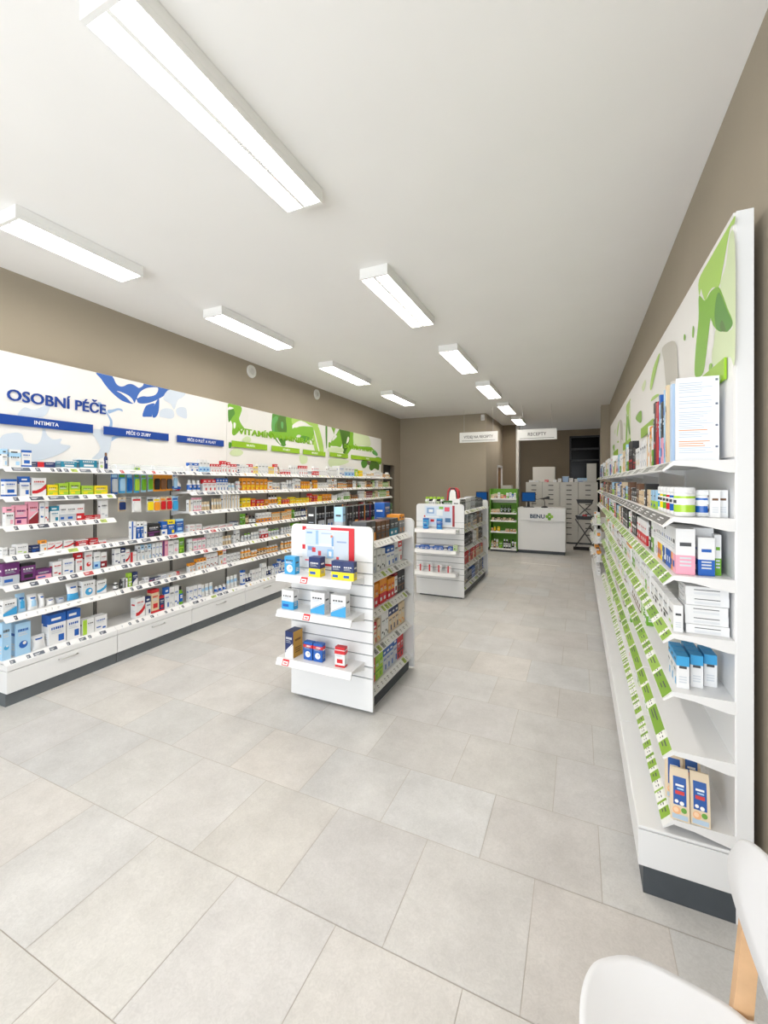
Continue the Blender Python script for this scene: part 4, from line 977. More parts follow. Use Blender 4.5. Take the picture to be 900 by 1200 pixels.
def floor_unit(label, x0, x1, y0, y1, top, side_levels, front_levels, seed):
    """a double-sided floor display: slatted end panels, a spine, lipped side shelves and small end shelves"""
    W, Lg = x1 - x0, y1 - y0; cx = (x0 + x1) / 2
    t = thing('floor_display_unit', label, 'display unit', (cx, y0, 0), 0, 'white floor display units')
    hw = W / 2; rnd = random.Random(seed)
    for k, (a, b) in enumerate(((0, .022), (Lg - .022, Lg))):
        mb = MB()
        ya, yb = (a + .008, b) if k == 0 else (a, b - .008)
        mb.prism(rounded_panel(-hw + .001, hw - .001, .02, top - .001, .04), ya, yb, 'y')
        sy = ya - .0012 if k == 0 else yb + .0002
        mb.prism(rounded_panel(-hw + .002, hw - .002, .03, top - .05, .02), sy, sy + .001, 'y', (128, 132, 136), 1)  # grey sheet behind the slats, deepening the groove shade by colour
        fy0, fy1 = (a, ya) if k == 0 else (yb, b)
        mb.prism(rounded_panel(-hw, hw, 1.014, top, .042), fy0, fy1, 'y')
        zz = 1.010
        while zz > .30:
            mb.box(-hw, hw, fy0, fy1, zz - .0700, zz); zz -= .0775
        mb.box(-hw, hw, fy0, fy1, .02, zz)
        mb.build('end_panel', [M['white'], M['groove_shade']], t)
    mb = MB(); mb.box(-.02, .02, .022, Lg - .022, .05, top - .02); mb.build('spine', M['white'], t)
    mb = MB(); mb.box(-hw + .04, hw - .04, .03, Lg - .03, 0, .06); mb.build('plinth', M['dark_plinth'], t)
    mb = MB(); mb.box(-hw + .06, .165, .022, Lg - .022, top - .075, top - .06); mb.build('top_board', M['white'], t, .002)
    nb = max(1, round((Lg - .044) / .79)); bl = (Lg - .044) / nb
    for sx in (1, -1):
        for i, z in enumerate(side_levels):
            for q in range(nb):
                mb = MB(); ya, yb = .023 + q * bl, .021 + (q + 1) * bl
                sf, lo, dr = hw - .055, hw - .014, .036
                prof = [(.02, z), (sf, z), (lo, z - dr), (lo - .003, z - dr - .004), (lo - .007, z - dr), (sf - .004, z - .014), (.02, z - .016)]
                mb.prism([(sx * p, w) for p, w in prof], ya, yb, 'y'); s = mb.build('shelf', M['metal_white'], t)
                if sx < 0: continue
                y = ya + .012
                while y < yb - .04:
                    w = rnd.choice((.034, .044)); r = rnd.random()
                    rgb = (226, 226, 222) if r < .62 else ((172, 188, 92) if r < .85 else (150, 150, 146))
                    me = tag_mesh(w, .12, .9, -sf, -lo, dr, rgb)
                    o = link('price_tag', me, s); o.rotation_euler = (0, 0, pi / 2); o.location = (0, y, z)
                    y += w + rnd.choice((.012, .02, .03))
    for z in front_levels:
        mb = MB(); xa, xb = -hw + .012, hw - .062
        prof = [(0, z), (-.175, z), (-.195, z - .042), (-.192, z - .045), (-.186, z - .042), (-.168, z - .006), (0, z - .006)]
        mb.prism(prof, xa, xb, 'x'); s = mb.build('end_shelf', M['metal_white'], t)
        for x in (xa + .02, xb - .001):
            m2 = MB(); m2.prism([(0, z - .004), (-.165, z - .006), (-.168, z - .014), (-.02, z - .05), (0, z - .06)], x - .003, x, 'x'); m2.build('bracket', M['metal_white'], s)
    return t

def promo_card(label, x0, x1, y, z0, z1, far=False):
    t = thing('promo_card', label, 'card', ((x0 + x1) / 2, y, z0), 0)
    w, h = x1 - x0, z1 - z0
    mb = MB(); mb.box(-w / 2, w / 2, -.004, 0, 0, h, (222, 226, 230))
    k = [0]
    def R(a, b, c, d, col):
        k[0] += 1; yy = -.0042 - .0002 * k[0]
        mb.poly([(-w / 2 + a * w, yy, c * h), (-w / 2 + b * w, yy, c * h), (-w / 2 + b * w, yy, d * h), (-w / 2 + a * w, yy, d * h)], col)
    red = (205, 32, 45)
    if not far:
        R(0, 1, .93, 1, red); R(.9, 1, 0, .93, red); R(.36, .9, 0, .06, red); R(0, .06, .4, .52, red); R(0, .05, .9, 1, red); R(.08, .56, .94, 1, (232, 234, 236))
        R(.06, .33, .52, .93, (196, 210, 226)); R(.27, .32, .55, .9, (150, 185, 215)); R(.09, .2, .82, .86, (120, 160, 205))
        R(.34, .62, .58, .93, (206, 217, 229)); R(.38, .58, .82, .85, (170, 190, 215)); R(.58, .66, .52, .78, (120, 165, 210)); R(.56, .6, .74, .8, (210, 120, 90))
        R(.64, .9, .1, .9, (198, 209, 222)); R(.68, .86, .62, .66, (150, 170, 205)); R(.67, .72, .14, .26, (190, 50, 60)); R(.62, .64, .1, .9, (200, 206, 214))
        R(.1, .6, .2, .5, (184, 200, 220)); R(.12, .24, .38, .48, (120, 150, 190)); R(.2, .27, .34, .46, (200, 60, 70)); R(.32, .38, .26, .38, (190, 60, 70)); R(.5, .62, .22, .44, (140, 185, 225)); R(.53, .58, .26, .38, (245, 245, 245))
        R(.06, .2, .1, .14, (225, 120, 130))
    else:
        R(.93, 1, 0, 1, (165, 35, 50)); R(.05, .92, .08, .95, (206, 220, 236)); R(.1, .34, .6, .88, (130, 165, 205)); R(.16, .3, .66, .8, (236, 240, 244)); R(.42, .62, .5, .8, (236, 240, 244)); R(.5, .64, .82, .94, (130, 185, 80))
        R(.68, .84, .72, .92, (225, 90, 110)); R(.7, .88, .2, .4, (80, 120, 165)); R(.22, .34, .2, .32, (205, 45, 55)); R(.06, .5, .4, .48, (236, 240, 244)); R(0, .05, .42, .5, red)
    mb.build('printed_board', M['card'], t)
    mb = MB(); mb.box(-.03, .03, 0, .004, 0, h * .5); mb.build('stand_strip', M['white_plastic'], t)
    return t

def build_floor_units():
    x0, x1, y0, y1 = -1.902, -1.243, 2.54, 3.33
    SL = [1.135, .908, .66, .398, .135]
    floor_unit('white floor display unit nearest the camera, black boxes on top', x0, x1, y0, y1, 1.25, SL, (.918, .675, .345), 7)
    promo_card('white and red picture card on the end of the nearest floor unit', -1.80, -1.378, y0 - .003, .965, 1.236)
    G = 'boxes on the end shelves of the nearest floor unit'
    def fr_end(s, dep): return (s, y0 - .195 + dep, 0)
    E1 = [  # x, dep, w, h, d, style, cols, z, words
        (-1.803, .07, .088, .118, .052, 'pic', 'sW', .918, 'bright blue box with white picture, upper end shelf'),
        (-1.602, .075, .085, .13, .055, 'bot', 'ny', .918, 'single navy box with yellow base, upper end shelf'),
        (-1.424, .06, .078, .118, .05, 'bot', 'ny', .918, 'navy box with yellow base, first of the touching pair'),
        (-1.342, .06, .078, .118, .05, 'bot', 'ny', .918, 'navy box with yellow base, second of the touching pair'),
        (-1.822, .07, .098, .128, .05, 'bot', 'Ws', .675, 'white and sky-blue box at outer end of middle end shelf'),
        (-1.578, .075, .106, .135, .06, 'diag', 'Ws', .675, 'white and sky-blue box in middle of middle end shelf'),
        (-1.420, .075, .112, .14, .06, 'diag', 'Ws', .675, 'white and sky-blue box nearest bracket, middle end shelf'),
        (-1.802, .09, .07, .178, .10, 'diag', 'nW', .345, 'tall navy box with gold side, lower end shelf'),
        (-1.668, .085, .072, .125, .035, 'pic', 'bW', .345, 'blue box with red band, first of pair, lower end shelf'),
        (-1.590, .085, .072, .125, .035, 'pic', 'bW', .345, 'blue box with red band, second of pair, lower end shelf'),
        (-1.414, .075, .072, .13, .04, 'frame', 'Wr', .345, 'white box with red top on lower end shelf')]
    for k, (x, dep, w, h, d, st, c, z, l) in enumerate(E1):
        o = product('bx', w, h, d, st, c, (x, y0 - .195 + dep, z + .0008), radians((k * 37) % 7 - 3), 'plaster_box', l, 'box', G)
        if k == 7:
            o.data = o.data.copy(); at = o.data.color_attributes['Col']
            for p in o.data.polygons:
                if abs(p.normal.x) > .9:
                    for li in p.loop_indices: at.data[li].color = lin((196, 150, 62)) if p.area > .005 else lin((120, 84, 30))
        if k in (8, 9, 10):
            mb = MB(); mb.box(-w / 2 - .0006, w / 2 + .0006, -d / 2 - .004, d / 2 + .0006, h * .66, h * .82, (208, 40, 48)); mb.build('red_band', M['card'], o)
        if k in (2, 3):
            pass
    for k, (x, z) in enumerate(((-1.66, .918), (-1.64, .675), (-1.81, .345))):
        t = thing('price_ticket', f'red-edged price ticket on the {["upper", "middle", "lower"][k]} end shelf of nearest unit', 'ticket', (x, y0 - .1865, z - .0205), 0, 'red-edged price tickets')
        t.rotation_euler = (radians(-25), 0, 0)
        mb = MB(); mb.box(-.026, .026, -.0022, -.0002, -.02, .02, (206, 40, 50)); mb.box(-.02, .02, -.0028, -.002, -.015, .008, (240, 238, 236)); mb.box(-.012, .012, -.0032, -.0028, -.008, .0, (206, 60, 66)); mb.build('card', M['card'], t)
    # side stock, facing the aisle
    def fr_side(s, dep): return (x1 - dep, y0 + s, pi / 2)
    PA = [('bx', 'frame', 'bo'), ('bx', 'full', 'cx'), ('bx', 'bot', 'xo'), ('bx', 'top', 'tk'), ('bx', 'full', 'ok'), ('bx', 'split', 'bx')]
    PS = [[('bx', 'bot', 'xt'), ('bx', 'frame', 'bo'), ('bx', 'full', 'cx'), ('bx', 'bot', 'xo'), ('bx', 'top', 'zo')],
          [('bx', 'top', 'Wb'), ('bx', 'top', 'Wr'), ('bx', 'bot', 'Wa'), ('bx', 'plain', 'Wr'), ('bx', 'plain', 'Wx'), ('bx', 'top', 'Wi')],
          [('bx', 'bot', 'ok'), ('bx', 'bot', 'or'), ('bx', 'full', 'vr'), ('bx', 'frame', 'Wm'), ('bx', 'full', 'kc'), ('bx', 'full', 'mo')],
          [('bx', 'bot', 'zx'), ('bx', 'full', 'ik'), ('bx', 'top', 'er'), ('bx', 'plain', 'eo'), ('bx', 'top', 'en'), ('bx', 'plain', 'Wx')],
          [('bx', 'full', 'rk'), ('bx', 'full', 'kr'), ('bx', 'plain', 'az'), ('bx', 'top', 'ab'), ('bx', 'full', 'ig'), ('bx', 'full', 'ka'), ('bx', 'top', 'ek')]]
    nmz = ['top side shelf', 'second side shelf', 'third side shelf', 'fourth side shelf', 'lowest side shelf']
    for r in range(5):
        hh = [(.13, .155), (.15, .175), (.15, .19), (.14, .19), (.14, .19)][r]
        ww = (.05, .075) if r != 1 else (.06, .075)
        it = auto_items(610 + r, .03, .765, PS[r], hh, ww, (1, 3), .003)
        it = [(a, b, c, d, e, f, .11) for a, b, c, d, e, f in it]
        put_row(fr_side, SL[r], it, f'{nmz[r]}, nearest floor unit', 'boxes on the side of the nearest floor unit', 'cosmetic_box', .07)
    # rows standing on the top board
    def fr_top(xx): return lambda s, dep: (xx - dep, y0 + s, pi / 2)
    it = [(.06 + .043 * k, .041, .185, 'bx', 'bot' if k % 3 else 'split', 'ka' if k < 9 else 'xo', .075) for k in range(10)]
    put_row(fr_top(-1.735), 1.19, it, 'far row atop nearest floor unit', 'black boxes on top of the nearest floor unit', 'hair_colour_box', 0)
    it = [(.10 + .048 * k, .046, .185, 'bx', 'split' if k % 2 else 'bot', ['la', 'kz', 'kz', 'kz', 'ko', 'km', 'km', 'ko', 'km', 'km', 'kg'][k], .075) for k in range(11)]
    put_row(fr_top(-1.53), 1.19, it, 'middle row atop nearest floor unit', 'black boxes on top of the nearest floor unit', 'hair_colour_box', 0)
    for k, (x, s, w, h, d, c, st, l) in enumerate(((-1.477, .66, .11, .19, .085, 'bn', 'pic', 'large blue box with white picture on top of nearest floor unit'), (-1.477, .742, .045, .18, .09, 'dk', 'full', 'dark green box behind large blue box on nearest floor unit'))):
        product('bx', w, h, d, st, c, (x, y0 + s, 1.191), pi / 2, 'cosmetic_box', l, 'box', 'boxes on top of the nearest floor unit')

    # ---------------- the farther unit
    X0, X1, Y0, Y1 = -2.042, -1.374, 5.55, 7.18
    S2 = [1.15, .905, .65, .40, .125]
    floor_unit('white floor display unit farther down the aisle, small bottles on top', X0, X1, Y0, Y1, 1.255, S2, (.925, .655, .36), 9)
    promo_card('pale blue picture card on the end of the farther floor unit', -1.93, -1.50, Y0 - .003, .955, 1.236, True)
    for k, x in enumerate((-1.87, -1.68)):
        product('bx', .072, .135, .04, 'frame', 'sb' if k == 0 else 'bs', (x, Y0 - .10, .9258), 0, 'plaster_box', f'small blue box, {["outer", "inner"][k]} one on upper end shelf of farther unit', 'box', 'blue boxes on the farther unit end')
    for k in range(8):
        product('bx', .058, .052, .05, 'full' if k % 3 else 'frame', 'bW' if k != 6 else 'nW', (-1.975 + k * .064, Y0 - .10, .6558), 0, 'plaster_box', f'small dark blue box, {ORD[k]} along middle end shelf of farther unit', 'box', 'row of small blue boxes on the farther unit')
    product('bx', .05, .07, .05, 'pic', 'qg', (-1.462, Y0 - .10, .6558), 0, 'plaster_box', 'pale green box ending middle end shelf of farther unit', 'box')
    for k in range(4):
        product('bx', .05, .085, .07, 'split', 'Wr', (-1.945 + k * .128, Y0 - .09, .3608), radians(35), 'plaster_box', f'white and red box, {ORD[k]} along lower end shelf of farther unit', 'box', 'white and red boxes on the farther unit')
    def fr_s2(s, dep): return (X1 - dep, Y0 + s, pi / 2)
    P2 = [[('bx', 'bot', 'az'), ('bx', 'plain', 'ac'), ('bx', 'top', 'zx'), ('bx', 'plain', 'Wa')], [('bx', 'full', 'cx'), ('bx', 'bot', 'ze'), ('bx', 'plain', 'zx'), ('bx', 'plain', 'ac')], [('bx', 'plain', 'Wx'), ('bx', 'bot', 'xk'), ('bx', 'plain', 'ez'), ('bx', 'full', 'kc')], [('bx', 'full', 'rc'), ('bx', 'bot', 'ze'), ('bx', 'plain', 'ck'), ('bx', 'top', 'er')], [('bx', 'full', 'bW'), ('bx', 'plain', 'ze'), ('bx', 'pic', 'ai'), ('bx', 'plain', 'ac'), ('bx', 'bot', 'zx')]]
    for r in range(5):
        it = [(a, b, c, d, e, f, .10) for a, b, c, d, e, f in auto_items(710 + r, .03, 1.60, P2[r], (.13, .19), (.06, .10), (1, 3), .005)]
        put_row(fr_s2, S2[r], it, f'{nmz[r]}, farther floor unit', 'boxes on the side of the farther floor unit', 'care_box', .07)
    for k in range(10):
        x, y = -1.93 + (k % 5) * .055, Y0 + .10 + (k // 5) * .07
        product('bo', .042, .15, .042, 'plain', ('Wqi', 'kWi', 'WWi', 'kqi', 'Wki')[k % 5], (x, y, 1.196), 0, 'bottle', f'slim bottle with lime cap, {ORD[k % 5]} in {"front" if k < 5 else "rear"} row, top of farther unit', 'bottle', 'lime-capped bottles on the farther unit')
    product('bx', .17, .10, .07, 'full', 'dg', (-1.615, Y0 + .14, 1.196), 0, 'display_box', 'long green box beside lime-capped bottles on farther unit', 'box')
    product('bx', .17, .10, .07, 'full', 'gd', (-1.665, Y0 + .97, 1.196), 0, 'display_box', 'long green box behind on top of farther unit', 'box')
    # made-up bag in red, white and black, in place of a penguin figure
    t = thing('penguin_stand_in', 'red, white and black bag shape in place of a penguin figure on farther floor unit', 'bag', (-1.72, Y0 + .75, 1.1965))
    mb = MB(); mb.prism([(-.10, 0), (.10, 0), (.085, .22), (.055, .27), (-.055, .27), (-.085, .22)], -.05, .05, 'y', (188, 40, 50)); mb.build('body', M['card'], t, .006)
    mb = MB(); mb.prism([(-.06, .01), (.06, .01), (.055, .17), (.03, .235), (-.03, .235), (-.055, .17)], -.056, -.050, 'y', (232, 232, 230)); mb.build('front_panel', M['card'], t, .002)
    mb = MB(); mb.prism([(-.075, .05), (-.058, .05), (-.045, .2), (-.02, .25), (.02, .25), (.045, .2), (.058, .05), (.075, .05), (.06, .21), (.03, .268), (-.03, .268), (-.06, .21)], -.058, -.0505, 'y', (36, 36, 38)); mb.build('black_trim', M['card'], t)

# ------------------------------------------------------------------ counters, dispensary and signs at the back
def build_back():
    def counter(label, x0, x1, logo):
        y0, y1 = 9.75, 10.02 if not logo else 10.3
        t = thing('service_counter', label, 'counter', ((x0 + x1) / 2, y0, 0), 0, 'white service counters')
        w = x1 - x0; D = y1 - y0
        mb = MB(); mb.box(-w / 2 + .01, w / 2 - .01, .03, D, 0, .07); mb.build('plinth', M['dark_plinth'], t)
        mb = MB(); mb.box(-w / 2, w / 2, .012, D, .07, .715); mb.build('body', M['white'], t, .003)
        mb = MB(); mb.box(-w / 2, w / 2, .0, D, .72, .955); mb.build('upper_front', M['white'], t, .003)
        mb = MB(); mb.box(-w / 2 - .004, w / 2 + .004, -.006, D + .01, .955, .988); mb.build('worktop', M['white'], t, .003)
        if logo:
            mb = MB(); mb.box(-w / 2 + .24, w / 2, -.03, .0, .700, .716); mb.build('bag_ledge', M['white'], t, .002)
            l = text('lettering', 'BENU', .118, (-.232, -.003, .772), t, M['letter_navy'], .30, 'LEFT', .002, .0035)
            for k, (dx, dz, c) in enumerate(((0, .045, (122, 178, 40)), (.045, 0, (150, 196, 60)), (0, -.045, (92, 150, 34)), (-.045, 0, (122, 178, 40)))):
                mb = MB(); cx, cz = .165 + dx, .812 + dz
                mb.prism(smooth_loop([(cx - .026, cz - .026), (cx + .026, cz - .026), (cx + .026, cz + .026), (cx - .026, cz + .026)], 5), -.004, -.0004, 'y', c)
                mb.build('cross_arm', M['card'], t)
            mb = MB(); mb.prism([(.165 + .012 * cos(a * pi / 4), .812 + .012 * sin(a * pi / 4)) for a in range(8)], -.005, -.0004, 'y', (240, 240, 236)); mb.build('cross_centre', M['card'], t)
        return t
    counter('white service counter with navy and green logo', -1.215, -.249, True)
    counter('plain white service counter behind the green shelf stand', -2.75, -1.86, False)

    def monitor(label, x, y, z, rz):
        t = thing('monitor', label, 'monitor', (x, y, z), rz, 'till monitors')
        mb = MB(); mb.prism(rounded_panel(-.11, .11, 0, .012, .005), -.09, .09, 'y', (30, 30, 32)); mb.build('base', M['card'], t)
        mb = MB(); mb.prism([(-.03, .01), (.03, .01), (.022, .13), (-.022, .13)], -.004, .022, 'y', (30, 30, 32)); mb.build('neck', M['card'], t)
        mb = MB(); mb.box(-.15, .15, -.025, .012, .12, .34); mb.box(-.1, .1, .012, .035, .16, .30); s = mb.build('casing', M['black'], t, .004)
        mb = MB(); mb.box(-.135, .135, -.027, -.0245, .138, .325); mb.build('screen', M['screen'], s)
        return t
    monitor('black monitor with blue screen on the logo counter', -1.02, 10.02, .989, radians(12))
    monitor('black monitor with blue screen behind the green stand', -2.03, 9.9, .989, radians(-20))
    t = thing('gooseneck_scanner', 'black gooseneck scanner on the logo counter', 'scanner', (-.68, 10.0, .989))
    mb = MB(); mb.lathe([(.07, 0, (30, 30, 32)), (.07, .02, (30, 30, 32)), (.03, .035, (30, 30, 32)), (.012, .04, (30, 30, 32))], 18); mb.build('base', M['card'], t)
    mb = MB(); mb.tube([(0, 0, .03), (0, 0, .12), (-.01, -.005, .17), (-.03, -.01, .2)], .008, 8, (36, 36, 38)); mb.build('neck', M['card'], t)
    mb = MB(); mb.prism(smooth_loop([(-.10, .20), (-.02, .215), (.07, .25), (.10, .235), (.09, .19), (.02, .185), (-.06, .185)]), -.04, .03, 'y', (30, 30, 32)); mb.build('head', M['card'], t, .004)
    mb = MB(); mb.tube([(-.1, -.01, .19), (-.18, -.02, .17), (-.24, 0, .15), (-.26, .02, .02)], .004, 6, (36, 36, 38)); mb.build('cord', M['card'], t)

    # green shelf stand beside the counter
    gx0, gx1, gy = -1.822, -1.222, 9.70
    t = thing('green_shelf_stand', 'green-backed shelf stand of cosmetics beside the logo counter', 'shelf stand', ((gx0 + gx1) / 2, gy, 0))
    w = gx1 - gx0
    mb = MB(); mb.box(-w / 2, w / 2, .30, .325, .04, 1.40); mb.build('back_panel', M['green_panel'], t)
    for x in (-w / 2, w / 2 - .018):
        mb = MB(); mb.box(x, x + .018, .02, .30, .04, 1.40); mb.build('side_panel', M['green_panel'], t, .001)
    mb = MB(); mb.box(-w / 2 + .01, w / 2 - .01, .03, .32, 0, .06); mb.build('plinth', M['dark_plinth'], t)
    mb = MB(); mb.box(-w / 2 + .018, w / 2 - .018, .285, .30, 1.08, 1.19, (226, 226, 222)); mb.build('white_back_strip', M['card'], t)
    GS = [1.19, .868, .697, .45, .075]
    for z in GS:
        mb = MB(); mb.box(-w / 2 + .018, w / 2 - .018, .015, .30, z - .018, z); s = mb.build('shelf', M['white'], t)
        mb = MB(); mb.box(-w / 2 + .02, w / 2 - .02, .008, .014, z - .03, z + .004); mb.build('price_rail', M['white_plastic'], s)
    def fr(s, dep): return (gx0 + .02 + s, gy + dep, 0)
    rows = [[(0, .07, .08, 'bx', 'plain', 'eo'), (.075, .07, .1, 'bx', 'bot', 'ec'), (.15, .05, .13, 'bx', 'plain', 'We'), (.21, .06, .09, 'bx', 'bot', 'eo'), (.28, .05, .07, 'bx', 'full', 'rW'), (.335, .05, .12, 'bx', 'bot', 'Wg'), (.40, .05, .13, 'bx', 'pic', 'Wb'), (.455, .04, .1, 'bx', 'bot', 'bW'), (.50, .045, .12, 'bx', 'plain', 'Wa')],
            [(0, .06, .07, 'bx', 'full', 'ec'), (.065, .06, .07, 'bx', 'full', 'eo'), (.13, .06, .08, 'bx', 'plain', 'ec')] + [(.21 + .04 * k, .035, .17, 'bo', 'plain', 'kkk' if k % 2 else 'kak') for k in range(6)] + [(.47, .07, .09, 'bx', 'full', 'gW')],
            [(.02 + .062 * k, .05, .06, 'ja' if k % 2 else 'bx', 'plain', 'cek' if k % 2 else 'ec') for k in range(8)],
            [(0, .05, .07, 'ja', 'plain', 'oee'), (.06, .05, .09, 'bo', 'plain', 'oyy'), (.14, .06, .1, 'bx', 'full', 'yo'), (.32, .08, .06, 'bx', 'bot', 'eo'), (.42, .05, .06, 'ja', 'plain', 'oeW'), (.48, .06, .06, 'bx', 'bot', 'eo')],
            [(.0, .05, .16, 'bo', 'plain', 'eWe'), (.055, .05, .2, 'bo', 'plain', 'ceW'), (.11, .05, .19, 'tu', 'plain', 'Wee'), (.18, .07, .15, 'bx', 'full', 'gi'), (.27, .05, .2, 'bo', 'plain', 'kWW'), (.325, .05, .2, 'bo', 'plain', 'kWW'), (.38, .05, .19, 'bo', 'plain', 'kWk'), (.45, .05, .2, 'bo', 'plain', 'Wkk'), (.505, .04, .15, 'tu', 'plain', 'WeW')]]
    gn = ['top shelf', 'second shelf', 'third shelf', 'fourth shelf', 'bottom shelf']
    for r, it in enumerate(rows): put_row(fr, GS[r], it, f'{gn[r]}, green shelf stand', 'cosmetics on the green shelf stand', 'skincare_box', .06, 'from outer end')
    for k, x in enumerate((-1.752, -1.648)):
        product('bx', .09, .115, .05, 'full', 'gW', (x, gy + .22, 1.191), 0, 'skincare_box', f'bright green box standing behind, {["outer", "inner"][k]} one, top of green stand', 'box')

    # drawer cabinets of the dispensary
    xs = [-1.256, -.852, -.432, -.006, .43]
    for k in range(4):
        a, b = xs[k] + .003, xs[k + 1] - .003
        t = thing('drawer_cabinet', f'{ORD[k]} tall grey-white drawer cabinet from the screen side, behind the counter', 'cabinet', ((a + b) / 2, 11.65, 0), 0, 'dispensary drawer cabinets')
        w = b - a
        mb = MB(); mb.box(-w / 2, w / 2, .02, .62, .04, 1.53); mb.build('carcass', M['grey_lam'], t)
        mb = MB(); mb.box(-w / 2, w / 2, .0, .63, 1.53, 1.55); mb.build('top', M['grey_lam'], t, .002)
        mb = MB(); mb.box(-w / 2 + .01, w / 2 - .01, .05, .6, 0, .04); mb.build('plinth', M['dark_plinth'], t)
        z = 1.525; hs = [.118] * 10 + [.21]
        for h in hs:
            mb = MB(); mb.box(-w / 2 + .004, w / 2 - .004, 0, .02, z - h + .006, z); d = mb.build('drawer', M['grey_lam'], t, .0015)
            mb = MB(); mb.box(-.06, .06, -.012, .0, z - h * .5 - .008, z - h * .5 + .012); mb.build('handle', M['dark'], d)
            z -= h
    t = thing('grey_panel_cabinet', 'pale grey box-like cabinet standing on the drawer cabinets', 'cabinet', (-.83, 11.95, 1.5515))
    mb = MB(); mb.box(-.28, .28, 0, .2, 0, .40); mb.build('body', M['grey_lam'], t, .004)
    mb = MB(); mb.box(-.27, .27, -.008, .0, .01, .39); mb.build('door_leaf', M['grey_lam'], t, .003)
    t = thing('grey_panel_cabinet', 'smaller pale grey cabinet at pier end of drawer cabinets', 'cabinet', (.30, 11.95, 1.5515))
    mb = MB(); mb.box(-.11, .11, 0, .2, 0, .47); mb.build('body', M['grey_lam'], t, .004)
    mb = MB(); mb.box(-.10, .10, -.008, 0, .01, .46); mb.build('door_leaf', M['grey_lam'], t, .003)
    t = thing('storage_tub', 'blue-grey lidded tub on the drawer cabinets', 'tub', (-.30, 11.8, 1.5515))
    mb = MB(); mb.prism([(-.065, 0), (.065, 0), (.075, .13), (-.075, .13)], -.06, .06, 'y', (120, 150, 185)); mb.build('body', M['gloss'], t, .004)
    mb = MB(); mb.box(-.08, .08, -.065, .065, .13, .148, (175, 195, 215)); mb.build('lid', M['gloss'], t, .003)
    for k, (x, w, h, c, st) in enumerate(((-1.12, .12, .05, 'Wa', 'plain'), (-.99, .10, .045, 'Wa', 'frame'), (-.75, .09, .06, 'rW', 'full'), (-.55, .08, .06, 'Wa', 'plain'), (-.44, .08, .09, 'We', 'plain'), (-.17, .09, .10, 'We', 'plain'), (-.06, .07, .08, 'Wa', 'plain'), (.08, .22, .10, 'la', 'bot'))):
        product('bx', w, h, .1, st, c, (x, 11.76, 1.5515), 0, 'storage_box', f'{describe("bx", st, c)}, {ORD[k]} along top of drawer cabinets', 'box', 'boxes on the drawer cabinets')
    t = thing('wall_cabinet', 'grey cabinet top showing behind the green shelf stand', 'cabinet', (-1.80, 12.0, 0))
    mb = MB(); mb.box(-.15, .13, 0, .35, 0, 1.46); mb.build('body', M['grey_lam'], t, .004)
    mb = MB(); mb.box(-.14, .12, -.012, 0, .08, 1.44); mb.build('door_leaf', M['grey_lam'], t, .003)

    # folding basket stand
    t = thing('folding_basket_stand', 'black folding stand with two baskets near the pier', 'stand', (.13, 10.75, 0))
    k3 = (34, 34, 36)
    for z, w in ((1.07, .17), (.70, .19)):
        mb = MB(); mb.prism([(-w * .9, 0), (w * .9, 0), (w, .07), (w - .004, .07), (w * .9 - .004, .004), (-w * .9 + .004, .004), (-w + .004, .07), (-w, .07)], -.12, .12, 'y', k3)
        for y in (-.124, .12): mb.prism([(-w * .9, 0), (w * .9, 0), (w, .07), (-w, .07)], y, y + .004, 'y', k3)
        b = mb.build('basket', M['card'], t); b.location.z = z
        mb = MB(); mb.box(-w * 1.04, w * 1.04, -.135, -.124, .066, .08, k3); mb.box(-w * 1.04, w * 1.04, .124, .135, .066, .08, k3); mb.box(-w * 1.04, -w, -.124, .124, .066, .08, k3); mb.box(w, w * 1.04, -.124, .124, .066, .08, k3); mb.build('rim', M['card'], b)
    for z0, z1, sx in ((.07, .70, .2), (.76, 1.07, .15)):
        for y in (-.11, .11):
            mb = MB(); mb.tube([(-sx, y, z0), (sx, y, z1)], .008, 6, (90, 90, 92)); mb.build('brace', M['card'], t)
            mb = MB(); mb.tube([(sx, y, z0), (-sx, y, z1)], .008, 6, (90, 90, 92)); mb.build('brace', M['card'], t)
    for y in (-.12, .12):
        mb = MB(); mb.tube([(-.24, y, .03), (.2, y, .03)], .022, 8, k3); mb.build('foot', M['card'], t)
    mb = MB(); mb.tube([(.1, -.12, .55), (.16, -.12, .45), (.2, -.12, .05)], .012, 6, k3); mb.build('handle', M['card'], t)
    for k, (x, c) in enumerate(((-.1, 'az'), (.0, 'rW'), (.09, 'ak'))):
        product('bx', .085, .10, .1, 'plain', c, (.13 + x, 10.75, .705), 0, 'storage_box', f'{NAMES[c[0]]} box in lower basket of folding stand', 'box', 'boxes in the folding stand')

    # hanging signs
    for k, (x0, x1, w, wd, s) in enumerate(((-2.425, -1.59, 'VÝDEJ NA RECEPTY', .64, .085), (-1.178, -.402, 'RECEPTY', .36, .095))):
        t = thing('hanging_sign', ('longer-worded' if k == 0 else 'shorter-worded') + ' white hanging sign above the ' + ('plain' if k == 0 else 'logo') + ' counter', 'sign', ((x0 + x1) / 2, 9.4, 2.43), 0, 'white hanging signs')
        L = x1 - x0
        mb = MB(); mb.box(-L / 2, L / 2, -.02, .02, 0, .225); b = mb.build('board', M['white_plastic'], t, .003)
        text('lettering', w, s, (0, -.0212, .09), b, M['letter_dark'], wd, 'CENTER', .0008, .0005)
        mb = MB(); mb.box(-L / 2 + .05, L / 2 - .05, -.0215, -.02, .035, .042); mb.build('rule', M['letter_dark'], b)
        for x in (-L / 2 + .1, L / 2 - .1):
            mb = MB(); mb.tube([(x, 0, .222), (x, 0, CEIL - 2.43)], .003, 6, (200, 200, 198)); mb.build('wire', M['card'], t)
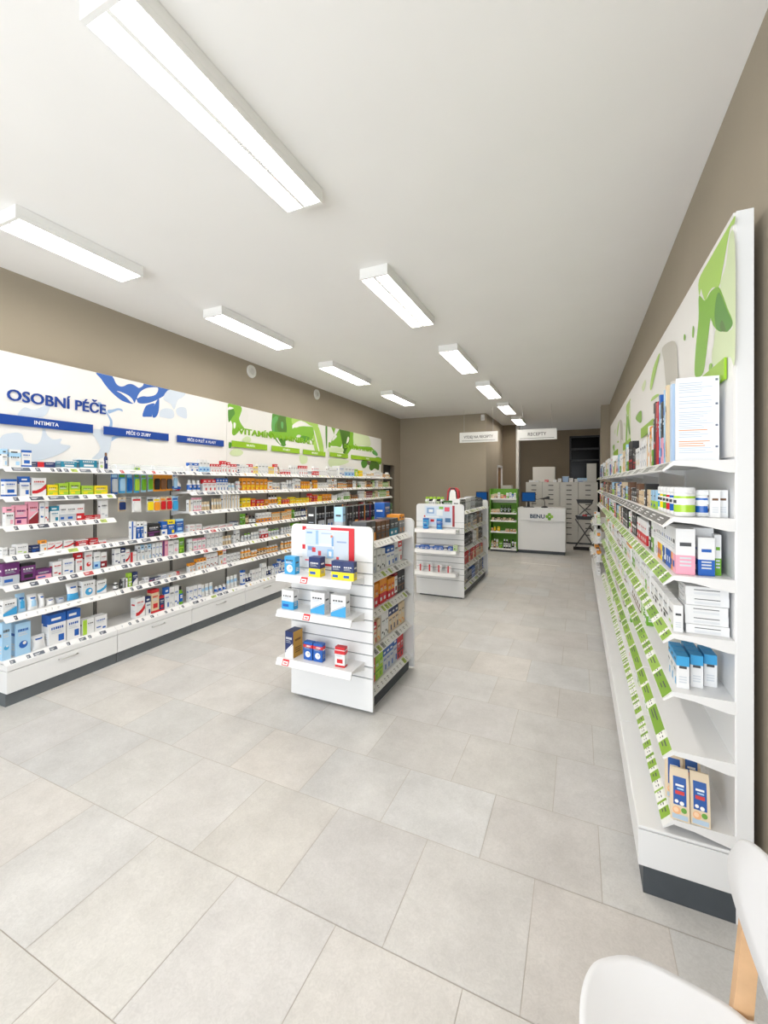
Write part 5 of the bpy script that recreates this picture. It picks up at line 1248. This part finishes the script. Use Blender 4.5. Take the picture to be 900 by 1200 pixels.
    t = thing('motion_sensor', 'small white sensor at top of the back wall', 'sensor', (-2.05, BACK_Y, 3.05))
    mb = MB(); mb.prism([(-.04, -.05), (.04, -.05), (.04, .09), (-.04, .09)], -.045, 0, 'y'); mb.build('housing', M['white_plastic'], t, .01)
    mb = MB(); mb.prism(rounded_panel(-.03, .03, -.035, .02, .02), -.055, -.044, 'y', (215, 215, 212)); mb.build('lens', M['card'], t)
    t = thing('floor_line', 'pale line across the floor before the logo counter', 'tape', (-.72, 8.55, 0))
    mb = MB(); mb.box(-.42, .42, -.012, .012, .0004, .0016, (240, 238, 232)); o = mb.build('strip', M['card'], t); t.rotation_euler = (0, 0, radians(-5))  # thin pale strip lying on the floor tiles

# ------------------------------------------------------------------ lamps
def lamp(label, x, ya, yb, group):
    t = thing('ceiling_lamp', label, 'ceiling lamp', (x, (ya + yb) / 2, CEIL - .08), 0, group)
    L = yb - ya; w = .115; h = .079
    mb = MB(); mb.box(-w, w, -L / 2, L / 2, .03, h); mb.box(-w, -w + .006, -L / 2 + .0201, L / 2 - .0201, 0, .0299); mb.box(w - .006, w, -L / 2 + .0201, L / 2 - .0201, 0, .0299)
    mb.build('housing', M['white_plastic'], t, .001)
    for s in (-1, 1):
        mb = MB(); a, b = sorted((s * L / 2, s * (L / 2 - .02))); mb.box(-w, w, a, b, 0, .0299); mb.build('end_cap', M['white_plastic'], t)
    for s in (-1, 1):
        mb = MB(); mb.box(s * .056 - .044, s * .056 + .044, -L / 2 + .024, L / 2 - .024, .006, .016); mb.build('diffuser', M['tube'], t)
    mb = MB(); mb.prism([(-.010, .001), (.010, .001), (.012, .029), (-.012, .029)], -L / 2 + .022, L / 2 - .022, 'y'); mb.build('centre_rib', M['white_plastic'], t)
    return t
def build_lamps():
    for k in range(-1, 6):
        a = .87 + 2.0 * k
        lamp(f'{ORD[k] if k >= 0 else "hindmost"} white strip lamp of the row over the aisle', -1.40, a, a + 1.13, 'strip lamps over the aisle')
    for k in range(4):
        a = (1.36, 2.93, 4.87, 6.87)[k]; b = (2.16, 4.02, 6.02, 8.02)[k]
        lamp(f'{ORD[k]} white strip lamp of the row beside the long wall', -3.09, a, b, 'strip lamps beside the long wall')

# ------------------------------------------------------------------ the chair in the near corner
def build_chair():
    t = thing('shell_chair', 'white shell chair with pale wooden legs at lower edge', 'chair', (.2, .92, 0))
    X0, Y0 = .2, .92
    # seat: rounded slab, front edge towards -x
    out = [(-.199, .0), (-.196, .08), (-.180, .139), (-.152, .176), (-.080, .212), (.03, .200), (.10, .18), (.14, .14), (.15, .07), (.152, 0)]
    lp = out + [(x, -y) for x, y in out[-2:0:-1]]
    lp = smooth_loop(lp, 4)
    mb = MB(); n = len(lp); rings = [(1.0, .456), (.985, .462), (.93, .459), (.7, .446), (.4, .440), (.02, .438)]
    base = len(mb.v)
    for q, z in rings:
        for x, y in lp: mb.v.append((x * q, y * q, z + (.012 if x > .12 else 0) * q))
    low = [(1.0, .450), (.96, .441), (.5, .425), (.02, .422)]
    for q, z in low:
        for x, y in lp: mb.v.append((x * q, y * q, z))
    def ring(a, b):
        for i in range(n):
            j = (i + 1) % n
            mb.f.append((a * n + i, a * n + j, b * n + j, b * n + i)); mb.c.append((240, 240, 240)); mb.m.append(0); mb.s.append(True)
    for k in range(len(rings) - 1): ring(k + 1, k)
    ring(0, len(rings))
    for k in range(len(low) - 1): ring(len(rings) + k, len(rings) + k + 1)
    mb.build('seat', M['shell'], t)
    # backrest: curved shell across y at the rear (+x)
    bo = [(-.180, .702), (-.207, .740), (-.192, .790), (-.150, .838), (-.07, .876), (0, .886)]
    bo = bo + [(-y, z) for y, z in bo[-2::-1]]
    bo += [(.09, .679), (0, .675), (-.09, .679)]
    lp2 = smooth_loop(bo, 3); mb = MB(); n2 = len(lp2); cy, cz = 0, .775
    def bx(y, z): return .094 - .18 * y * y + (z - .75) * .06
    R = [1.0, .97, .6, .02]
    for side in (0, 1):
        for q in R:
            for y, z in lp2:
                yy, zz = cy + (y - cy) * q, cz + (z - cz) * q
                mb.v.append((bx(yy, zz) + (.0 if side == 0 else .014) + (.004 if (side == 0 and q == 1.0) else (-.004 if q == 1.0 else 0)), yy, zz))
    def ring2(a, b):
        for i in range(n2):
            j = (i + 1) % n2
            mb.f.append((a * n2 + i, a * n2 + j, b * n2 + j, b * n2 + i)); mb.c.append((240, 240, 240)); mb.m.append(0); mb.s.append(True)
    for k in range(3): ring2(k, k + 1)
    ring2(4, 0)
    for k in range(3): ring2(4 + k + 1, 4 + k)
    mb.build('backrest', M['shell'], t)
    for s in (-1, 1):
        def bar(name, pts, w0, w1):
            mb = MB(); (xa, ya, za), (xb, yb, zb) = pts
            q = lambda x, y, z, w: [(x - w, y - w * .7, z), (x + w, y - w * .7, z), (x + w, y + w * .7, z), (x - w, y + w * .7, z)]
            A, B = q(xa, ya, za, w0), q(xb, yb, zb, w1)
            for k in range(4): mb.poly([A[k], A[(k + 1) % 4], B[(k + 1) % 4], B[k]])
            mb.poly(A[::-1]); mb.poly(B)
            return mb.build(name, M['wood'], t, .004)
        bar('back_post', ((.106, s * .193, .43), (.128, s * .193, .72)), .017, .015)
        bar('leg', ((.17, s * .205, 0), (.106, s * .193, .43)), .014, .023)
        bar('leg', ((-.17, s * .18, 0), (-.11, s * .13, .43)), .014, .023)
    mb = MB(); mb.box(-.11, .11, -.012, .012, .396, .4235); mb.build('seat_rail', M['wood'], t, .003)
    mb = MB(); mb.box(.098, .116, -.19, .19, .396, .4235); mb.build('cross_rail', M['wood'], t, .003)

# ------------------------------------------------------------------ build everything
build_room()
build_long_wall()
build_long_signs()
build_short_wall()
build_floor_units()
build_back()
build_lamps()
build_chair()

# daylight from the glazed shop front behind the camera
w = bpy.data.worlds.new('daylight'); SC.world = w; w.use_nodes = True
bg = w.node_tree.nodes['Background']; bg.inputs['Color'].default_value = (0.93, 0.97, 1.0, 1); bg.inputs['Strength'].default_value = 0.5
ld = bpy.data.lights.new('shop_front_daylight', 'AREA'); ld.shape = 'RECTANGLE'; ld.size = 4.6; ld.size_y = 2.6; ld.energy = 85; ld.color = (.90, .95, 1.0)
lo = bpy.data.objects.new('shop_front_daylight', ld); COL.objects.link(lo); lo.location = (-1.9, -2.25, 1.45); lo.rotation_euler = (radians(108), 0, 0)

cam = bpy.data.cameras.new('camera'); co = bpy.data.objects.new('camera', cam); COL.objects.link(co)
cam.sensor_fit = 'HORIZONTAL'; cam.sensor_width = 36; cam.lens = 36 * 499 / 900; cam.shift_y = -(600 - 565) / 900
cam.clip_start = .02
co.location = (0, 0, H_CAM); co.rotation_euler = (pi / 2, 0, math.atan2(228, 499))
SC.camera = co
vs = SC.view_settings; vs.view_transform = 'Standard'; vs.look = 'None'; vs.gamma = 1; vs.use_curve_mapping = False; vs.exposure = 1.02
SC.cycles.use_denoising = True
SC.cycles.max_bounces = 8; SC.cycles.diffuse_bounces = 6
